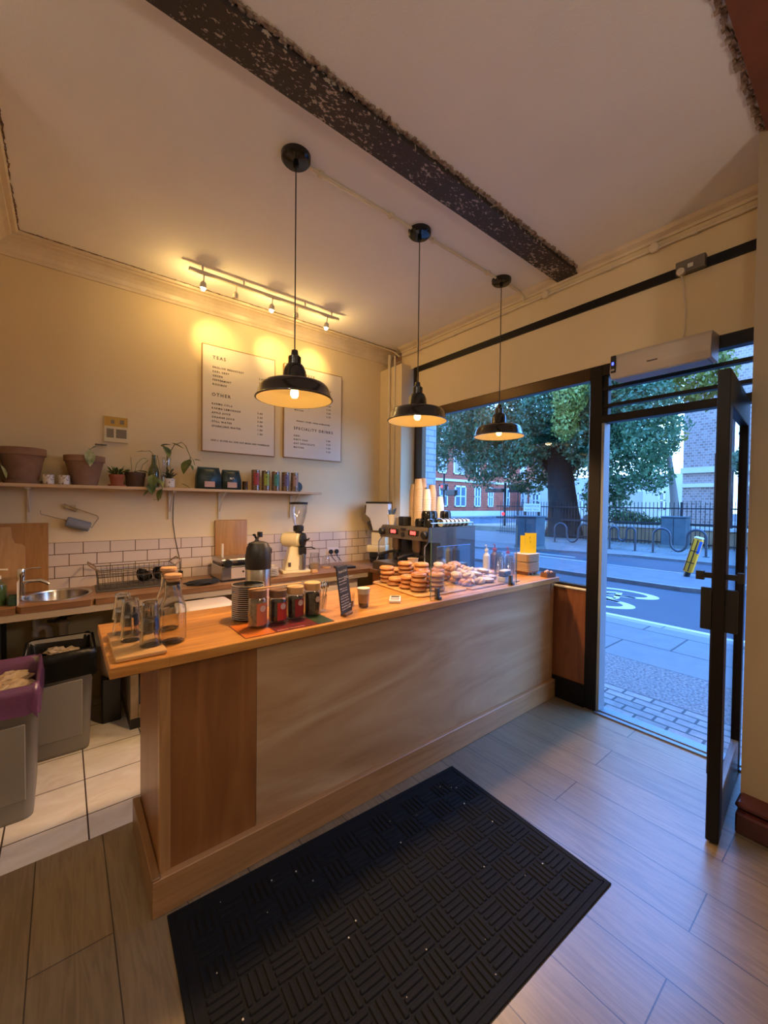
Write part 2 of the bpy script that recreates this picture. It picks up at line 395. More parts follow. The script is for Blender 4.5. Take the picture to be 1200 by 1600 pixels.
# ---- wall tiles behind the worktop
tile_m = brick('metro wall tile', (0, 2), .171, .0885, (.60, .50, .42), (.64, .535, .45), (.10, .06, .035), .0028, .22, (.115, .969+.0885), bump=.6, spec=.6)
struct('trim_11', MB().box(-.37, 2.88, 3.842, 3.86, .80, 1.2345), tile_m)

# ---- window and door frontage
wf = bpy.data.objects.new('window_1', None); COL.objects.link(wf); wf['kind'] = 'structure'
MB().box(3.13, 3.20, 1.43, 3.36, 2.505, 2.60, .004).box(3.195, 3.26, 3.33, 3.46, .0, 2.62, .003).box(3.135, 3.19, 1.43, 3.36, .905, .935).build('window_frame', bronze, wf)
MB().box(3.13, 3.22, 1.345, 1.435, 0, 2.60, .004).build('mullion', blackm, wf)
MB().box(3.165, 3.172, 1.43, 3.40, .93, 2.51).build('pane', pane_m, wf)
MB().box(3.14, 3.18, 1.435, 3.455, .17, .905).build('lower_panel', panelw, wf)
MB().box(3.12, 3.19, 1.43, 3.42, 0, .17).build('kick_plate', blackm, wf)
MB().box(3.13, 3.21, 1.43, 3.30, .897, .915, .003).build('sill', white, wf)
tr = bpy.data.objects.new('window_2', None); COL.objects.link(tr); tr['kind'] = 'structure'
MB().box(3.13, 3.20, .43, 1.345, 2.52, 2.60).box(3.13, 3.21, .43, 1.345, 2.17, 2.225, .003).box(3.15, 3.20, .43, .47, 2.2, 2.55).box(3.15, 3.20, 1.31, 1.35, 2.2, 2.55).build('transom_frame', blackm, tr)
for z in (2.295, 2.425): MB().box(3.14, 3.19, .43, 1.345, z-.012, z+.012).build('glazing_bar', blackm, tr)
MB().box(3.172, 3.178, .46, 1.33, 2.22, 2.53).build('pane', pane_m, tr)
struct('trim_12', MB().box(3.10, 3.20, .43, 1.345, -.01, .012).box(3.14, 3.155, .43, 1.345, .012, .02).box(3.2, 3.28, .43, 1.345, -.03, -.005), M('aluminium threshold', (.24, .25, .26), .4, metal=.9))
struct('trim_13', MB().box(3.135, 3.23, 1.325, 1.345, 0, 2.17), M('grey blue door jamb', (.20, .23, .26), .4))

dr = bpy.data.objects.new('door_1', None); COL.objects.link(dr); dr['kind'] = 'structure'; dr.location = (3.12, .537, 0); dr.rotation_euler = (0, 0, R(4.6))
MB().box(-.80, -.715, -.024, .024, .012, 2.175, .004).box(-.07, 0, -.024, .024, .012, 2.175, .004).box(-.72, -.06, -.024, .024, 2.02, 2.175, .003).build('door_frame', blackm, dr)
MB().box(-.72, -.06, -.02, .02, .012, .20, .003).build('bottom_rail', M('grey painted metal', (.20, .20, .21), .4, metal=.4), dr)
MB().box(-.72, -.06, -.004, .004, .19, 2.03).build('glass_pane', clear, dr)
MB().box(-.788, -.772, -.066, .066, .985, 1.18, .003).box(-.80, -.74, .024, .034, 1.0, 1.17).build('lock_plate', black, dr)
MB().box(-.79, -.77, -.075, .075, 1.225, 1.25).box(-.795, -.765, .055, .085, 1.215, 1.255).box(-.795, -.765, -.085, -.062, 1.215, 1.26).build('latch_bar', black, dr)
MB().cyl((-.755, .024, .30), .008, 1.5).build('door_rod', blackm, dr)
MB().box(-.45, -.15, .026, .06, 2.08, 2.14, .006).build('closer', M('closer grey', (.08, .08, .08), .4), dr)

# ---- conduits
def conduit(name, pts, label, r=.011, m=cornm, clips=(), boxes=()):
    t = thing(name, label, 'conduit', pts[0])
    L = lambda p: tuple(Vector(p)-Vector(pts[0]))
    MB().tube([L(p) for p in pts], r).build('pipe', m, t)
    for c in clips: MB().box(L(c)[0]-.013, L(c)[0]+.013, L(c)[1]-.016, L(c)[1]+.016, L(c)[2]-.014, L(c)[2]+.012, .003).build('pipe_clip', m, t)
    for c in boxes: MB().cyl(L(c), .032, .026, bev=.006, mat=RY(-pi/2)).build('junction_box', m, t)
    return t
conduit('ceiling_conduit', [(.97, 2.0, CZ-.011), (3.02, 2.0, CZ-.011), (3.085, 2.0, CZ-.02), (3.105, 2.0, CZ-.075)], 'cream conduit linking the three pendant roses across the ceiling', .009, clips=[(1.12, 2, CZ-.01), (1.62, 2, CZ-.01), (2.0, 2, CZ-.01), (2.6, 2, CZ-.01)])
conduit('wall_conduit', [(3.115, 3.60, 3.285), (3.115, .44, 3.285)], 'cream conduit running along the top of the window wall', .011, clips=[(3.115, y, 3.285) for y in (.8, 1.3, 2.2, 2.8, 3.3)], boxes=[(3.118, 1.02, 3.29), (3.118, 1.80, 3.29)])
conduit('corner_conduit', [(2.2, 3.70, 3.36), (2.98, 3.70, 3.36), (3.07, 3.68, 3.34), (3.10, 3.63, 3.285)], 'pale pipe following the cornice into the window corner', .010)
conduit('corner_pipe', [(2.973, 3.66, .95), (2.973, 3.66, 3.28)], 'cream vertical pipe in the corner beside the window', .016)
conduit('corner_pipe', [(2.98, 3.57, .95), (2.98, 3.57, 3.25)], 'thinner cream vertical pipe nearest the window reveal', .010)

# ================================================================== OUTSIDE
G = -.02
asph = M('asphalt', (.028, .036, .048), .75, noise=(.8, (.038, .048, .062)), bump=(120, .3))
paving = brick('paving flags', (1, 0), .95, .62, (.105, .115, .12), (.13, .14, .145), (.015, .018, .02), .011, .6, (.5, 4.55), grain=(1, 1, 6, (.8, .8, .8), .6), bump=.4)
setts = brick('granite setts', (1, 0), .21, .098, (.14, .13, .12), (.20, .185, .17), (.02, .018, .018), .009, .55, (0, 3.28), grain=(1, 1, 14, (.7, .7, .7), .8), bump=1)
struct('ground', MB().box(3.28, 140, -70, 130, -1, G-.012), asph)
struct('sett_strip', MB().box(3.28, 3.78, -12, 30, -.2, G), setts)
struct('rough_strip', MB().box(3.78, 4.55, -12, 30, -.2, G), M('rough exposed aggregate', (.05, .05, .05), .8, noise=(45, (.19, .19, .185)), bump=(90, .8)))
struct('pavement', MB().box(4.55, 6.05, -12, 30, -.2, G), paving)
struct('kerb', MB().box(6.05, 6.22, -12, 30, -.2, G, .01), brick('kerb stone', (1, 0), .9, 5, (.19, .19, .19), (.22, .22, .22), (.07, .07, .07), .01, .6))
struct('island', MB().prism([(9.15, 30), (9.15, 2.5), (9.25, 2.1), (9.6, 1.8), (10.4, 1.8), (10.85, 2.2), (10.95, 3), (11.0, 30)], -.2, .045, bev=.01), M('island paving', (.07, .08, .09), .7, noise=(3, (.095, .105, .115)), bump=(60, .2)))
struct('island_kerb', MB().prism([(9.05, 30), (9.05, 2.4), (9.18, 2.0), (9.55, 1.68), (10.45, 1.68), (10.95, 2.1), (11.1, 3), (11.12, 30), (11.0, 30), (10.95, 3), (10.85, 2.2), (10.4, 1.8), (9.6, 1.8), (9.25, 2.1), (9.15, 2.5), (9.15, 30)], -.2, .05), M('granite kerb', (.13, .13, .13), .6, noise=(8, (.17, .17, .17))))
FP = [(14.1, -40), (14.05, 5), (13.2, 7.6), (11.9, 9.2), (12.3, 11.5), (16, 15.0), (22, 17.2), (60, 22), (60, -40)]
struct('far_pavement', MB().prism(FP, -.2, .03), brick('far paving', (1, 0), .9, .6, (.125, .12, .115), (.15, .143, .135), (.075, .07, .067), .01, .7, grain=(1, 1, 2, (.75, .68, .6), .7)))
struct('far_kerb', MB().prism([(13.92, -40), (13.87, 4.95), (13.05, 7.5), (11.7, 9.2), (12.15, 11.65), (15.9, 15.18), (22, 17.4), (22, 17.2), (16, 15.0), (12.3, 11.5), (11.9, 9.2), (13.2, 7.6), (14.05, 5), (14.1, -40)], -.2, .045), MATS['granite kerb'])
struct('side_pavement', MB().box(20, 90, 31.5, 35, -.2, .04), MATS['far paving'])
leafy = M('fallen leaves', (.32, .19, .07), .8, noise=(3, (.42, .30, .12)))
roadwhite = M('road marking white', (.5, .5, .5), .6, noise=(20, (.4, .4, .4)))
# cycle symbol: two wheels, frame, bars, long in the riding direction
def cycle():
    mb = MB(); Z0 = G-.0118
    def ring(cx, cy, rx, ry, wd):
        n = 40
        for i in range(n):
            a, b = 2*pi*i/n, 2*pi*(i+1)/n
            mb.poly([(cx+rx*cos(a), cy+ry*sin(a), Z0), (cx+rx*cos(b), cy+ry*sin(b), Z0), (cx+(rx-wd)*cos(b), cy+(ry-wd*1.6)*sin(b), Z0), (cx+(rx-wd)*cos(a), cy+(ry-wd*1.6)*sin(a), Z0)])
    def ln(a, b, wd):
        a = Vector((*a, Z0)); b = Vector((*b, Z0)); s = Vector((-(b-a).y, (b-a).x, 0)).normalized()*wd/2
        mb.poly([a+s, b+s, b-s, a-s])
    ring(6.95, 3.05, .36, .62, .11); ring(8.0, 3.05, .36, .62, .11)
    for a, b in [((6.95, 3.05), (7.35, 3.35)), ((7.35, 3.35), (7.75, 3.45)), ((7.35, 3.35), (7.45, 2.9)), ((7.45, 2.9), (6.95, 3.05)), ((7.45, 2.9), (8.0, 3.05)), ((7.7, 3.5), (8.0, 3.05)), ((7.2, 2.75), (7.3, 3.1)), ((7.75, 2.7), (7.7, 3.5))]: ln(a, b, .09)
    return mb
o = cycle().build('cycle_marking', roadwhite, smooth=False); tag(o, 'white bicycle symbol painted on the near cycle lane', 'road marking')
o = MB().box(11.6, 11.75, 5.2, 8.2, G-.0135, G-.0105).box(12.3, 12.4, 6.0, 7.4, G-.0135, G-.0105).build('lane_marking', roadwhite, smooth=False); tag(o, 'white dashed lane line on the far carriageway', 'road marking')
o = MB().box(6.24, 6.34, -10, 25, G-.0135, G-.0105).build('edge_line', roadwhite, smooth=False); tag(o, 'white line along the near kerb', 'road marking')

# buildings
redbrick = brick('red brickwork', (0, 2), .9, .30, (.42, .075, .035), (.50, .10, .045), (.26, .05, .03), .03, .8, bump=.2, grain=(1, 1, .5, (.8, .75, .7), .6))
stone = M('pale stone band', (.62, .58, .52), .7)
winm = M('sash window white', (.75, .76, .76), .5); dglass = M('dark window glass', (.10, .14, .18), .1, spec=.8)
b = thing('brick_building', 'long red brick building with white sash windows across the side street', 'building', (33, 35, 0))
MB().box(0, 36, 0, 10, 0, 15).build('wall', redbrick, b)
MB().box(-.1, 36.1, -.14, 0, 4.55, 4.85).box(-.1, 36.1, -.1, 0, 9.6, 9.9).box(-.05, 36, -.10, 0, 0, .75).build('stone_band', stone, b)
def sash(par, x, z, w_, h_, y=0, ax='y'):
    q = lambda mb, u0, u1, d0, d1, z0, z1: mb.box(u0, u1, d0, d1, z0, z1) if ax == 'y' else mb.box(d0, d1, u0, u1, z0, z1)
    mb = MB()
    for u0, u1, z0, z1 in [(x-w_/2, x-w_/2+.16, z, z+h_), (x+w_/2-.16, x+w_/2, z, z+h_), (x-w_/2, x+w_/2, z, z+.15), (x-w_/2, x+w_/2, z+h_-.2, z+h_), (x-w_/2, x+w_/2, z+h_/2-.06, z+h_/2+.06), (x-.08, x+.08, z, z+h_)]:
        q(mb, u0, u1, y-.10, y+.02, z0, z1)
    f = mb.build('window', winm, par); q(MB(), x-w_/2+.1, x+w_/2-.1, y-.05, y+.01, z+.1, z+h_-.1).build('window_glass', dglass, f)
for x, w_ in [(4.4, 1.5), (7.6, 2.2), (11.1, 1.3), (14.0, 1.2), (17.8, 1.4), (22.3, 1.6), (26.5, 1.6)]:
    sash(b, x, 1.3, w_, 2.75); sash(b, x-.3, 5.5, w_, 3.2); sash(b, x, 10.6, w_, 2.8)
brownbrick = brick('brown brickwork', (1, 2), .24, .17, (.24, .15, .13), (.40, .28, .25), (.42, .35, .32), .02, .8, bump=.2)
b = thing('brick_building', 'tall brown brick building with two white stone bands behind the railings', 'building', (33, 8.8, 0))
MB().box(0, 9, -8.3, 0, 0, 17).build('wall', brownbrick, b)
MB().box(-.15, 0, -8.3, .1, 3.85, 4.22).box(-.12, 0, -8.3, .08, 2.9, 3.15).build('stone_band', stone, b)
MB().box(-.06, 0, -3.4, -2.5, .1, 2.4).build('doorway', M('dark doorway', (.03, .03, .035), .6), b)
MB().cyl((-.02, -1.9, 2.55), .16, .1, mat=RY(-pi/2)).build('wall_light', white, b)
b = thing('brick_building', 'pale fronted house with tall white windows seen past the open door', 'building', (30, -.3, 0))
MB().box(0, 8, -16, 0, 0, 15).build('wall', brick('purple brickwork', (1, 2), .24, .17, (.24, .16, .16), (.33, .24, .23), (.36, .30, .28), .02, .8, bump=.2), b)
for y in (-1.2, -3.4, -5.6): 
    for z in (1.2, 5.2, 9.2): sash(b, y, z, 1.1, 2.6, 0, 'x')
MB().box(-.1, 0, -16, 0, 4.1, 4.5).build('stone_band', stone, b)
b = thing('terrace_building', 'distant pale rendered terrace behind the tree', 'building', (52, 8, 0))
MB().box(0, 8, 0, 24, 0, 5.2).build('wall', M('pale render', (.55, .52, .47), .8, noise=(.5, (.45, .42, .38))), b)
for y in range(2, 24, 3):
    sash(b, y, 1.3, 1.2, 2.0, 0, 'x')
# this side of the street: neighbouring fronts and the floors above the shop
extm = brick('shop terrace brick', (1, 2), .24, .08, (.30, .17, .12), (.36, .21, .15), (.4, .35, .3), .01, .8, bump=.2)
struct('wall_exterior', MB().box(3.20, 3.60, -14, 30, 3.2, 11).box(3.32, 3.60, 3.95, 30, -.1, 3.2).box(3.2, 3.60, -14, .10, -.1, 3.2), extm)
struct('wall_pilaster', MB().box(3.27, 3.66, 3.56, 3.95, -.1, 3.2), brick('painted brick pilaster', (0, 2), .22, .075, (.42, .44, .45), (.46, .48, .5), (.25, .27, .3), .008, .7))

# boundary wall, railings
o = struct('garden_ground', MB().box(19.75, 52, 2, 17, .0, .30), M('leaf strewn ground', (.20, .17, .12), .9, noise=(2, (.40, .30, .16))))
o = MB().box(19.5, 19.75, -6, 10, .03, .66, .02).build('garden_wall', M('ochre stone wall', (.34, .19, .09), .85, noise=(2, (.42, .26, .14)))); tag(o, 'low ochre wall with pale coping behind the railings', 'wall')
MB().box(19.46, 19.80, -6, 10, .66, .76).build('coping', stone, o)
dk = M('black railing paint', (.012, .013, .016), .5)
t = thing('railings', 'black iron railings along the far pavement behind the cabinets', 'railings', (18.7, -4, .03))
mb = MB()
for i in range(int(17.5/.14)): mb.box(-.010, .010, i*.14-.010, i*.14+.010, 0, 1.72)
for i in range(0, 18, 3): mb.box(-.03, .03, i-.03, i+.03, 0, 1.72)
mb.build('bars', dk, t); MB().box(-.02, .02, 0, 17.5, 1.45, 1.50).box(-.025, .025, 0, 17.5, .82, .90).box(-.02, .02, 0, 17.5, .10, .15).build('rail', dk, t)
o = MB(); q = random.Random(2)
for i in range(900):
    x, y = q.uniform(15.6, 19.4), q.uniform(2.5, 10); s_ = q.uniform(.03, .07); a = q.uniform(0, 6)
    if x < 18.2 and q.random() < .7: continue
    z = .033+q.uniform(0, .02); o.poly([(x+s_*cos(a+k*pi/2), y+s_*sin(a+k*pi/2)*.7, z+(.01 if k % 2 else 0)) for k in range(4)])
o = o.build('leaf_litter', leafy); tag(o, 'brown autumn leaves scattered along the railings', 'leaves', kind='stuff')
rackm = M('rack grey steel', (.06, .065, .075), .4, metal=.5)
def rack(x, y0, y1, h, label, dx=0):
    n = 10; w_ = y1-y0; r_ = w_*.17; pts = [(0, 0, 0)]
    top = h-r_
    for k in range(n+1): a = pi*k/n; pts.append((0, r_-r_*cos(a), top+r_*sin(a)))
    dr_ = (w_-4*r_)/2
    for k in range(n+1): a = pi*k/n; pts.append((0, w_/2-dr_*cos(a), top-.15-dr_*1.4*sin(a)))
    for k in range(n+1): a = pi*k/n; pts.append((0, w_-r_-r_*cos(a), top+r_*sin(a)))
    pts.append((0, w_, 0))
    t = thing('bike_rack', label, 'bike rack', (x, y0, .03), R(dx), 'bike racks on the far pavement')
    MB().tube([Vector(p) for p in pts], .035, 8).build('hoop', rackm, t)
    for yy in (0, w_): MB().cyl((0, yy, 0), .09, .015).build('foot_plate', rackm, t)
rack(15.4, 5.42, 6.25, .80, 'steel bike rack before the railings at the left of the doorway view')
rack(15.4, 3.46, 4.88, .82, 'steel bike rack in front of the grey cabinet, behind the yellow bollard')
rack(16.2, 7.25, 8.75, .80, 'steel bike rack at the foot of the big tree')
def cabinet(loc, wy, wx, h, label):
    t = thing('utility_cabinet', label, 'cabinet', loc)
    cm = M('cabinet grey green', (.05, .075, .085), .5, noise=(3, (.07, .10, .11)))
    MB().box(-wx/2, wx/2, -wy/2, wy/2, 0, h-.05, .01).build('body', cm, t)
    MB().box(-wx/2-.03, wx/2+.03, -wy/2-.03, wy/2+.03, h-.05, h, .01).build('lid', cm, t)
    MB().box(-wx/2-.02, wx/2+.02, -wy/2-.02, wy/2+.02, 0, .10).build('plinth', M('cabinet plinth', (.10, .13, .12), .7), t)
    MB().box(-wx/2-.008, -wx/2, -.008, .008, .1, h-.08).build('door_seam', dk, t)
cabinet((18.0, 4.98, .03), .78, .5, 1.18, 'dark grey street cabinet against the railings seen through the doorway')
cabinet((13.0, 7.95, .03), .80, .6, 1.16, 'dark grey street cabinet at the pavement corner under the street sign')
# bollard, leaning
t = thing('bollard', 'leaning yellow and black bollard on the traffic island', 'bollard', (10.62, 2.72, .045)); t.rotation_euler = (R(14), 0, 0)
yel = M('bollard yellow', (.95, .38, .01), .45)
MB().box(-.07, .07, -.085, .085, .10, .86, .03, seg=2).build('shell', yel, t)
MB().box(-.074, -.065, -.02, .0, .13, .84).box(-.076, -.064, -.075, .075, .32, .335).box(-.076, -.064, -.075, .075, .58, .595).box(-.074, -.065, .06, .075, .13, .84).build('black_stripe', black, t)
MB().box(-.074, -.03, -.09, -.045, .55, .82).build('blue_panel', M('bollard blue', (.03, .15, .5), .4), t)
MB().box(-.068, .068, -.08, .08, .855, .90, .025).build('cap', white, t); MB().cyl((0, 0, 0), .06, .11).build('stem', black, t)
# signs and lights
def tlight(loc, h, label, zs, red):
    t = thing('traffic_light', label, 'traffic light', loc)
    MB().cyl((0, 0, 0), .07, h).build('pole', dk, t)
    for k, (y, z, w_, hh) in enumerate(zs): MB().box(-.15, .15, y-w_/2, y+w_/2, z-hh/2, z+hh/2, .03).build('signal_head', black, t)
    MB().cyl((-.16, red[0], red[1]), red[2], .02, mat=RY(-pi/2)).build('red_lamp', M('red lamp', (1, .03, .03), .4, emit=4), t)
tlight((21.2, 14.7, .03), 2.9, 'traffic light post with two dark heads before the red building', [(-.85, 2.55, 1.0, .5), (.75, 2.45, 1.3, .25)], (0, 1.0, .10))
tlight((21.0, 19.6, .03), 3.7, 'traffic light post with red signal at the left of the window view', [(0, 2.75, .5, .45), (-.7, 2.35, .9, .4)], (.05, 2.8, .09))
t = thing('street_sign', 'white street name plate on the railings', 'sign', (18.45, 11.2, .03))
MB().box(-.015, .015, -.47, .47, 1.22, 1.62, .005).build('plate', M('sign white', (.70, .70, .72), .5), t)
MB().text('TAVISTOCK', .15, T(-.017, 0, 1.44) @ FACE_MX, 'CENTER', 1.05).text('PLACE  WC1', .13, T(-.017, 0, 1.28) @ FACE_MX, 'CENTER', 1.05).build('lettering', black, t)
MB().box(-.01, .05, -.42, -.36, 0, 1.3).box(-.01, .05, .36, .42, 0, 1.3).build('post', dk, t)
t = thing('round_sign', 'round orange red sign on a thin post beneath the tree', 'sign', (23.5, 15.3, .03))
MB().cyl((0, 0, 0), .04, 3.0).build('post', dk, t); MB().cyl((-.05, 0, 3.1), .36, .04, mat=RY(-pi/2)).build('disc', M('orange red sign', (.55, .12, .06), .5), t)
t = thing('post_box', 'red pillar post box at the right of the doorway view', 'post box', (17.6, 2.52, .03))
red = M('post box red', (.60, .02, .03), .35)
MB().cyl((0, 0, .08), .24, 1.16, seg=32).build('body', red, t); MB().lathe([(.24, 1.24), (.29, 1.25), (.29, 1.31), (.2, 1.38), (0, 1.41)]).build('cap', red, t)
MB().cyl((0, 0, 0), .27, .12).build('base', black, t); MB().box(-.26, -.22, -.1, .1, 1.08, 1.12).build('slot', black, t)
t = thing('van', 'white van parked far beyond the railings', 'van', (30, 11.8, .30)); t.rotation_euler = (0, 0, R(80))
MB().box(-2.3, 1.6, -.95, .95, .45, 2.3, .12, seg=2).box(1.5, 2.4, -.92, .92, .45, 1.25, .12, seg=2).build('body', white, t)
MB().box(1.45, 1.66, -.85, .85, 1.3, 2.1).box(-.9, 1.4, -.97, .97, 1.35, 2.05).build('windows', dglass, t)
for x in (-1.5, 1.5):
    for y in (-.85, .85): MB().cyl((x, y-.1, .33), .33, .2, mat=RX(-pi/2)).build('wheel', black, t)

# ---- trees
def foliage(blobs, n, size, seed, shape=.55):
    g = np.random.default_rng(seed); vs = []; 
    wts = np.array([b[3]*b[4]*b[5] for b in blobs])**.72; wts /= wts.sum()
    cnt = (wts*n).astype(int)
    C = []; N = []
    for (cx, cy, cz, rx, ry, rz), k in zip(blobs, cnt):
        d = g.normal(size=(k, 3)); d /= np.linalg.norm(d, axis=1)[:, None]
        r = g.uniform(.45, 1.0, k)**.5
        # lumpy surface
        lump = 1+.18*np.sin(5*d[:, 0]+cy)*np.sin(4*d[:, 1]+cz)+.12*np.sin(9*d[:, 2]+cx)*np.sin(8*d[:, 1])
        C.append(np.array([cx, cy, cz])+d*(r*lump)[:, None]*np.array([rx, ry, rz])); N.append(d+g.normal(size=(k, 3))*.7)
    C = np.concatenate(C); N = np.concatenate(N); N /= np.linalg.norm(N, axis=1)[:, None]; k = len(C)
    a = g.normal(size=(k, 3)); a[:, 2] -= .7; u = a-(a*N).sum(1)[:, None]*N; u /= np.linalg.norm(u, axis=1)[:, None]; v = np.cross(N, u)
    s = size*g.uniform(.6, 1.35, k)[:, None]
    P = np.stack([C-u*s, C+v*s*shape, C+u*s, C-v*s*shape], 1).reshape(-1, 3)
    me = bpy.data.meshes.new('foliage'); me.vertices.add(4*k); me.vertices.foreach_set('co', P.astype(np.float32).ravel())
    me.loops.add(4*k); me.loops.foreach_set('vertex_index', np.arange(4*k, dtype=np.int32))
    me.polygons.add(k); me.polygons.foreach_set('loop_start', np.arange(0, 4*k, 4, dtype=np.int32)); me.update(calc_edges=True)
    return me
def leafmat(name, c1, c2, c3=None):
    m, nt, p = base(name); tcn = node(nt, 'ShaderNodeTexCoord'); n = node(nt, 'ShaderNodeTexNoise'); n.inputs['Scale'].default_value = 1.1; n.inputs['Detail'].default_value = 8; n.inputs['Roughness'].default_value = .8
    nt.links.new(tcn.outputs['Object'], n.inputs['Vector']); rp = node(nt, 'ShaderNodeValToRGB'); rp.color_ramp.elements[0].position = .36; rp.color_ramp.elements[1].position = .66
    rp.color_ramp.elements[0].color = c4(c1); rp.color_ramp.elements[1].color = c4(c2)
    if c3: rp.color_ramp.elements.new(.8).color = c4(c3)
    nt.links.new(n.outputs[0], rp.inputs[0]); nt.links.new(rp.outputs[0], p.inputs['Base Color']); p.inputs['Roughness'].default_value = .45
    o = nt.nodes['Material Output']; tl = node(nt, 'ShaderNodeBsdfTranslucent'); nt.links.new(rp.outputs[0], tl.inputs[0])
    mx = node(nt, 'ShaderNodeMixShader'); mx.inputs[0].default_value = .3; nt.links.new(p.outputs[0], mx.inputs[1]); nt.links.new(tl.outputs[0], mx.inputs[2]); nt.links.new(mx.outputs[0], o.inputs[0])
    return m
bark = M('dark bark', (.012, .009, .008), .9, noise=(5, (.028, .022, .018)), bump=(14, 1))
def tree(name, label, loc, trunk, limbs, blobs, n, size, mat, seed, group=None, bark=bark):
    t = thing(name, label, 'tree', loc, group=group)
    MB().tube([p for p, r in trunk], [r for p, r in trunk], 14).build('trunk', bark, t)
    for l in limbs: MB().tube([p for p, r in l], [r for p, r in l], 8).build('branch', bark, t)
    me = foliage(blobs, n, size, seed); me.materials.append(mat); o = bpy.data.objects.new('foliage', me); COL.objects.link(o); o.parent = t; return t
green = leafmat('evergreen oak leaf', (.03, .075, .035), (.17, .33, .15), (.36, .48, .25))
gold = leafmat('autumn leaf', (.14, .18, .03), (.45, .36, .06), (.7, .5, .12))
B = []
q = random.Random(11)
L0 = Vector((19.4, 10.0, .03))
def blob(x, y, z, r, ry=None, rz=None): B.append((x-L0.x, y-L0.y, z-L0.z, r, ry or r, rz or r))
for a in [(19, 17.6, 7.0, 1.9, 1.9, 2.3), (18.6, 16.2, 9.2, 2.4, 2.6, 2.2), (19.3, 15.8, 5.3, 1.7, 1.6, 1.6), (19, 14.6, 4.0, 1.4, 1.4, 1.5), (18.4, 13.6, 7.2, 2.6, 2.6, 2.6), (20.5, 12.5, 5.0, 1.8, 1.9, 1.5),
          (18.8, 12.2, 9.6, 2.8, 3, 2.2), (18.6, 11.6, 5.9, 1.8, 1.9, 1.9), (21, 11.2, 3.6, 1.3, 1.2, 1.1), (20.5, 9.3, 8, 2.6, 2.6, 2.4), (20.6, 9.0, 4.9, 1.9, 1.6, 2.0), (19.4, 7.6, 6.3, 2.2, 2.1, 2.1), (19, 7.3, 3.7, 1.7, 1.5, 1.7),
          (19.8, 8.3, 2.0, 1.2, 1.0, 1.1), (18.6, 6.2, 4.9, 1.5, 1.3, 1.9), (19, 6.6, 8.7, 2.2, 2, 1.8), (18.9, 19.0, 8.4, 1.3, 1.0, 1.5), (19, 18.3, 4.6, .9, .8, .9), (20.8, 12.9, 2.9, 1.0, 1.2, .7), (18.7, 6.0, 2.9, 1.0, .7, .8), (19.8, 10.5, 11.2, 4, 4, 1.6), (18.0, 11.3, 4.6, 1.1, 1.3, 1.2), (17.9, 10.1, 6.0, 1.4, 1.5, 1.2), (18.2, 12.6, 3.9, .9, 1.0, .9), (18.3, 8.8, 4.4, .9, .9, .9), (18.0, 15.0, 6.4, 1.5, 1.6, 1.7)]: blob(*a)
tree('evergreen_tree', 'huge dark evergreen tree with a thick trunk behind the far pavement', L0,
     [((0, 0, -.05), .95), ((0, 0, .5), .80), ((0, .1, 1.6), .68), ((.1, .3, 3), .60), ((.1, .5, 5), .45), ((0, .8, 8), .25)],
     [[((.2, .3, 2.8), .3), ((.6, 2.5, 5.0), .14), ((.2, 6, 6.6), .07)], [((.2, .2, 3.2), .3), ((.3, -1.8, 5.2), .14), ((0, -3.2, 6.6), .07)]],
     B, 120000, .085, green, 1)
me = foliage([(17.3-L0.x, 8.75-L0.y, 6.4, .9, .75, 1.0), (17.4-L0.x, 9.0-L0.y, 5.2, .7, .5, .8), (17.5-L0.x, 8.5-L0.y, 7.6, .9, .8, .7)], 3600, .085, 9); me.materials.append(leafmat('lime sunlit leaf', (.22, .30, .05), (.55, .55, .16)))  # sunlight on this part of the crown, put into the leaf colour
o = bpy.data.objects.new('sunlit_foliage', me); COL.objects.link(o); o.parent = [x for x in bpy.data.objects if x.name == 'evergreen_tree'][0]; o['label'] = 'spray of evergreen leaves coloured yellow green as sunlit'
gb = [(0, 0, 5.5, 1.7, 1.7, 2.2), (-.3, 1.3, 3.9, 1.2, 1.3, 1.3), (0, -1.2, 7, 1.8, 1.6, 1.8), (.2, .6, 8.6, 2, 2, 1.8), (0, 2.2, 6.5, 1.3, 1.3, 1.5)]
tree('autumn_tree', 'yellow green tree glowing behind the evergreen', (27, 11.5, .3), [((0, 0, 0), .3), ((0, 0, 3), .2), ((0, 0, 6), .1)], [], [(a, b_, c+1.5, d*1.3, e_*1.3, f*1.2) for a, b_, c, d, e_, f in gb], 9000, .14, gold, 2)
tree('autumn_tree', 'smaller golden tree beside the brown brick building', (27, 7.4, .3), [((0, 0, 0), .26), ((.1, .25, 2.2), .18), ((0, .5, 4.4), .12)], [], [(0, -.6, 8.6, 1.6, 1.7, 1.8), (0, .8, 10.0, 1.8, 1.8, 1.8), (-.3, .8, 5.4, 1.0, 1.0, 1.4)], 6000, .14, gold, 3, bark=M('pale bark', (.20, .17, .15), .9, bump=(14, 1)))
tree('street_tree', 'green tree beyond the open door at the right', (24, 1.6, .03), [((0, 0, 0), .14), ((0, .1, 3), .1), ((0, .1, 6), .06)], [], [(0, -.2, 5.2, 1.4, 1.1, 1.5), (0, .2, 8.0, 1.8, 1.6, 1.6), (0, -1, 3.6, .9, .8, .7)], 7000, .12, green, 4)
tree('shrub', 'loose green shrub behind the railings under the tree', (20.9, 7.6, .3), [((0, 0, 0), .05), ((0, .1, .6), .03)], [], [(0, 0, .55, .7, .9, .5), (0, -1.2, .4, .5, .7, .4)], 2500, .07, leafmat('shrub leaf', (.05, .08, .03), (.2, .26, .10)), 5)

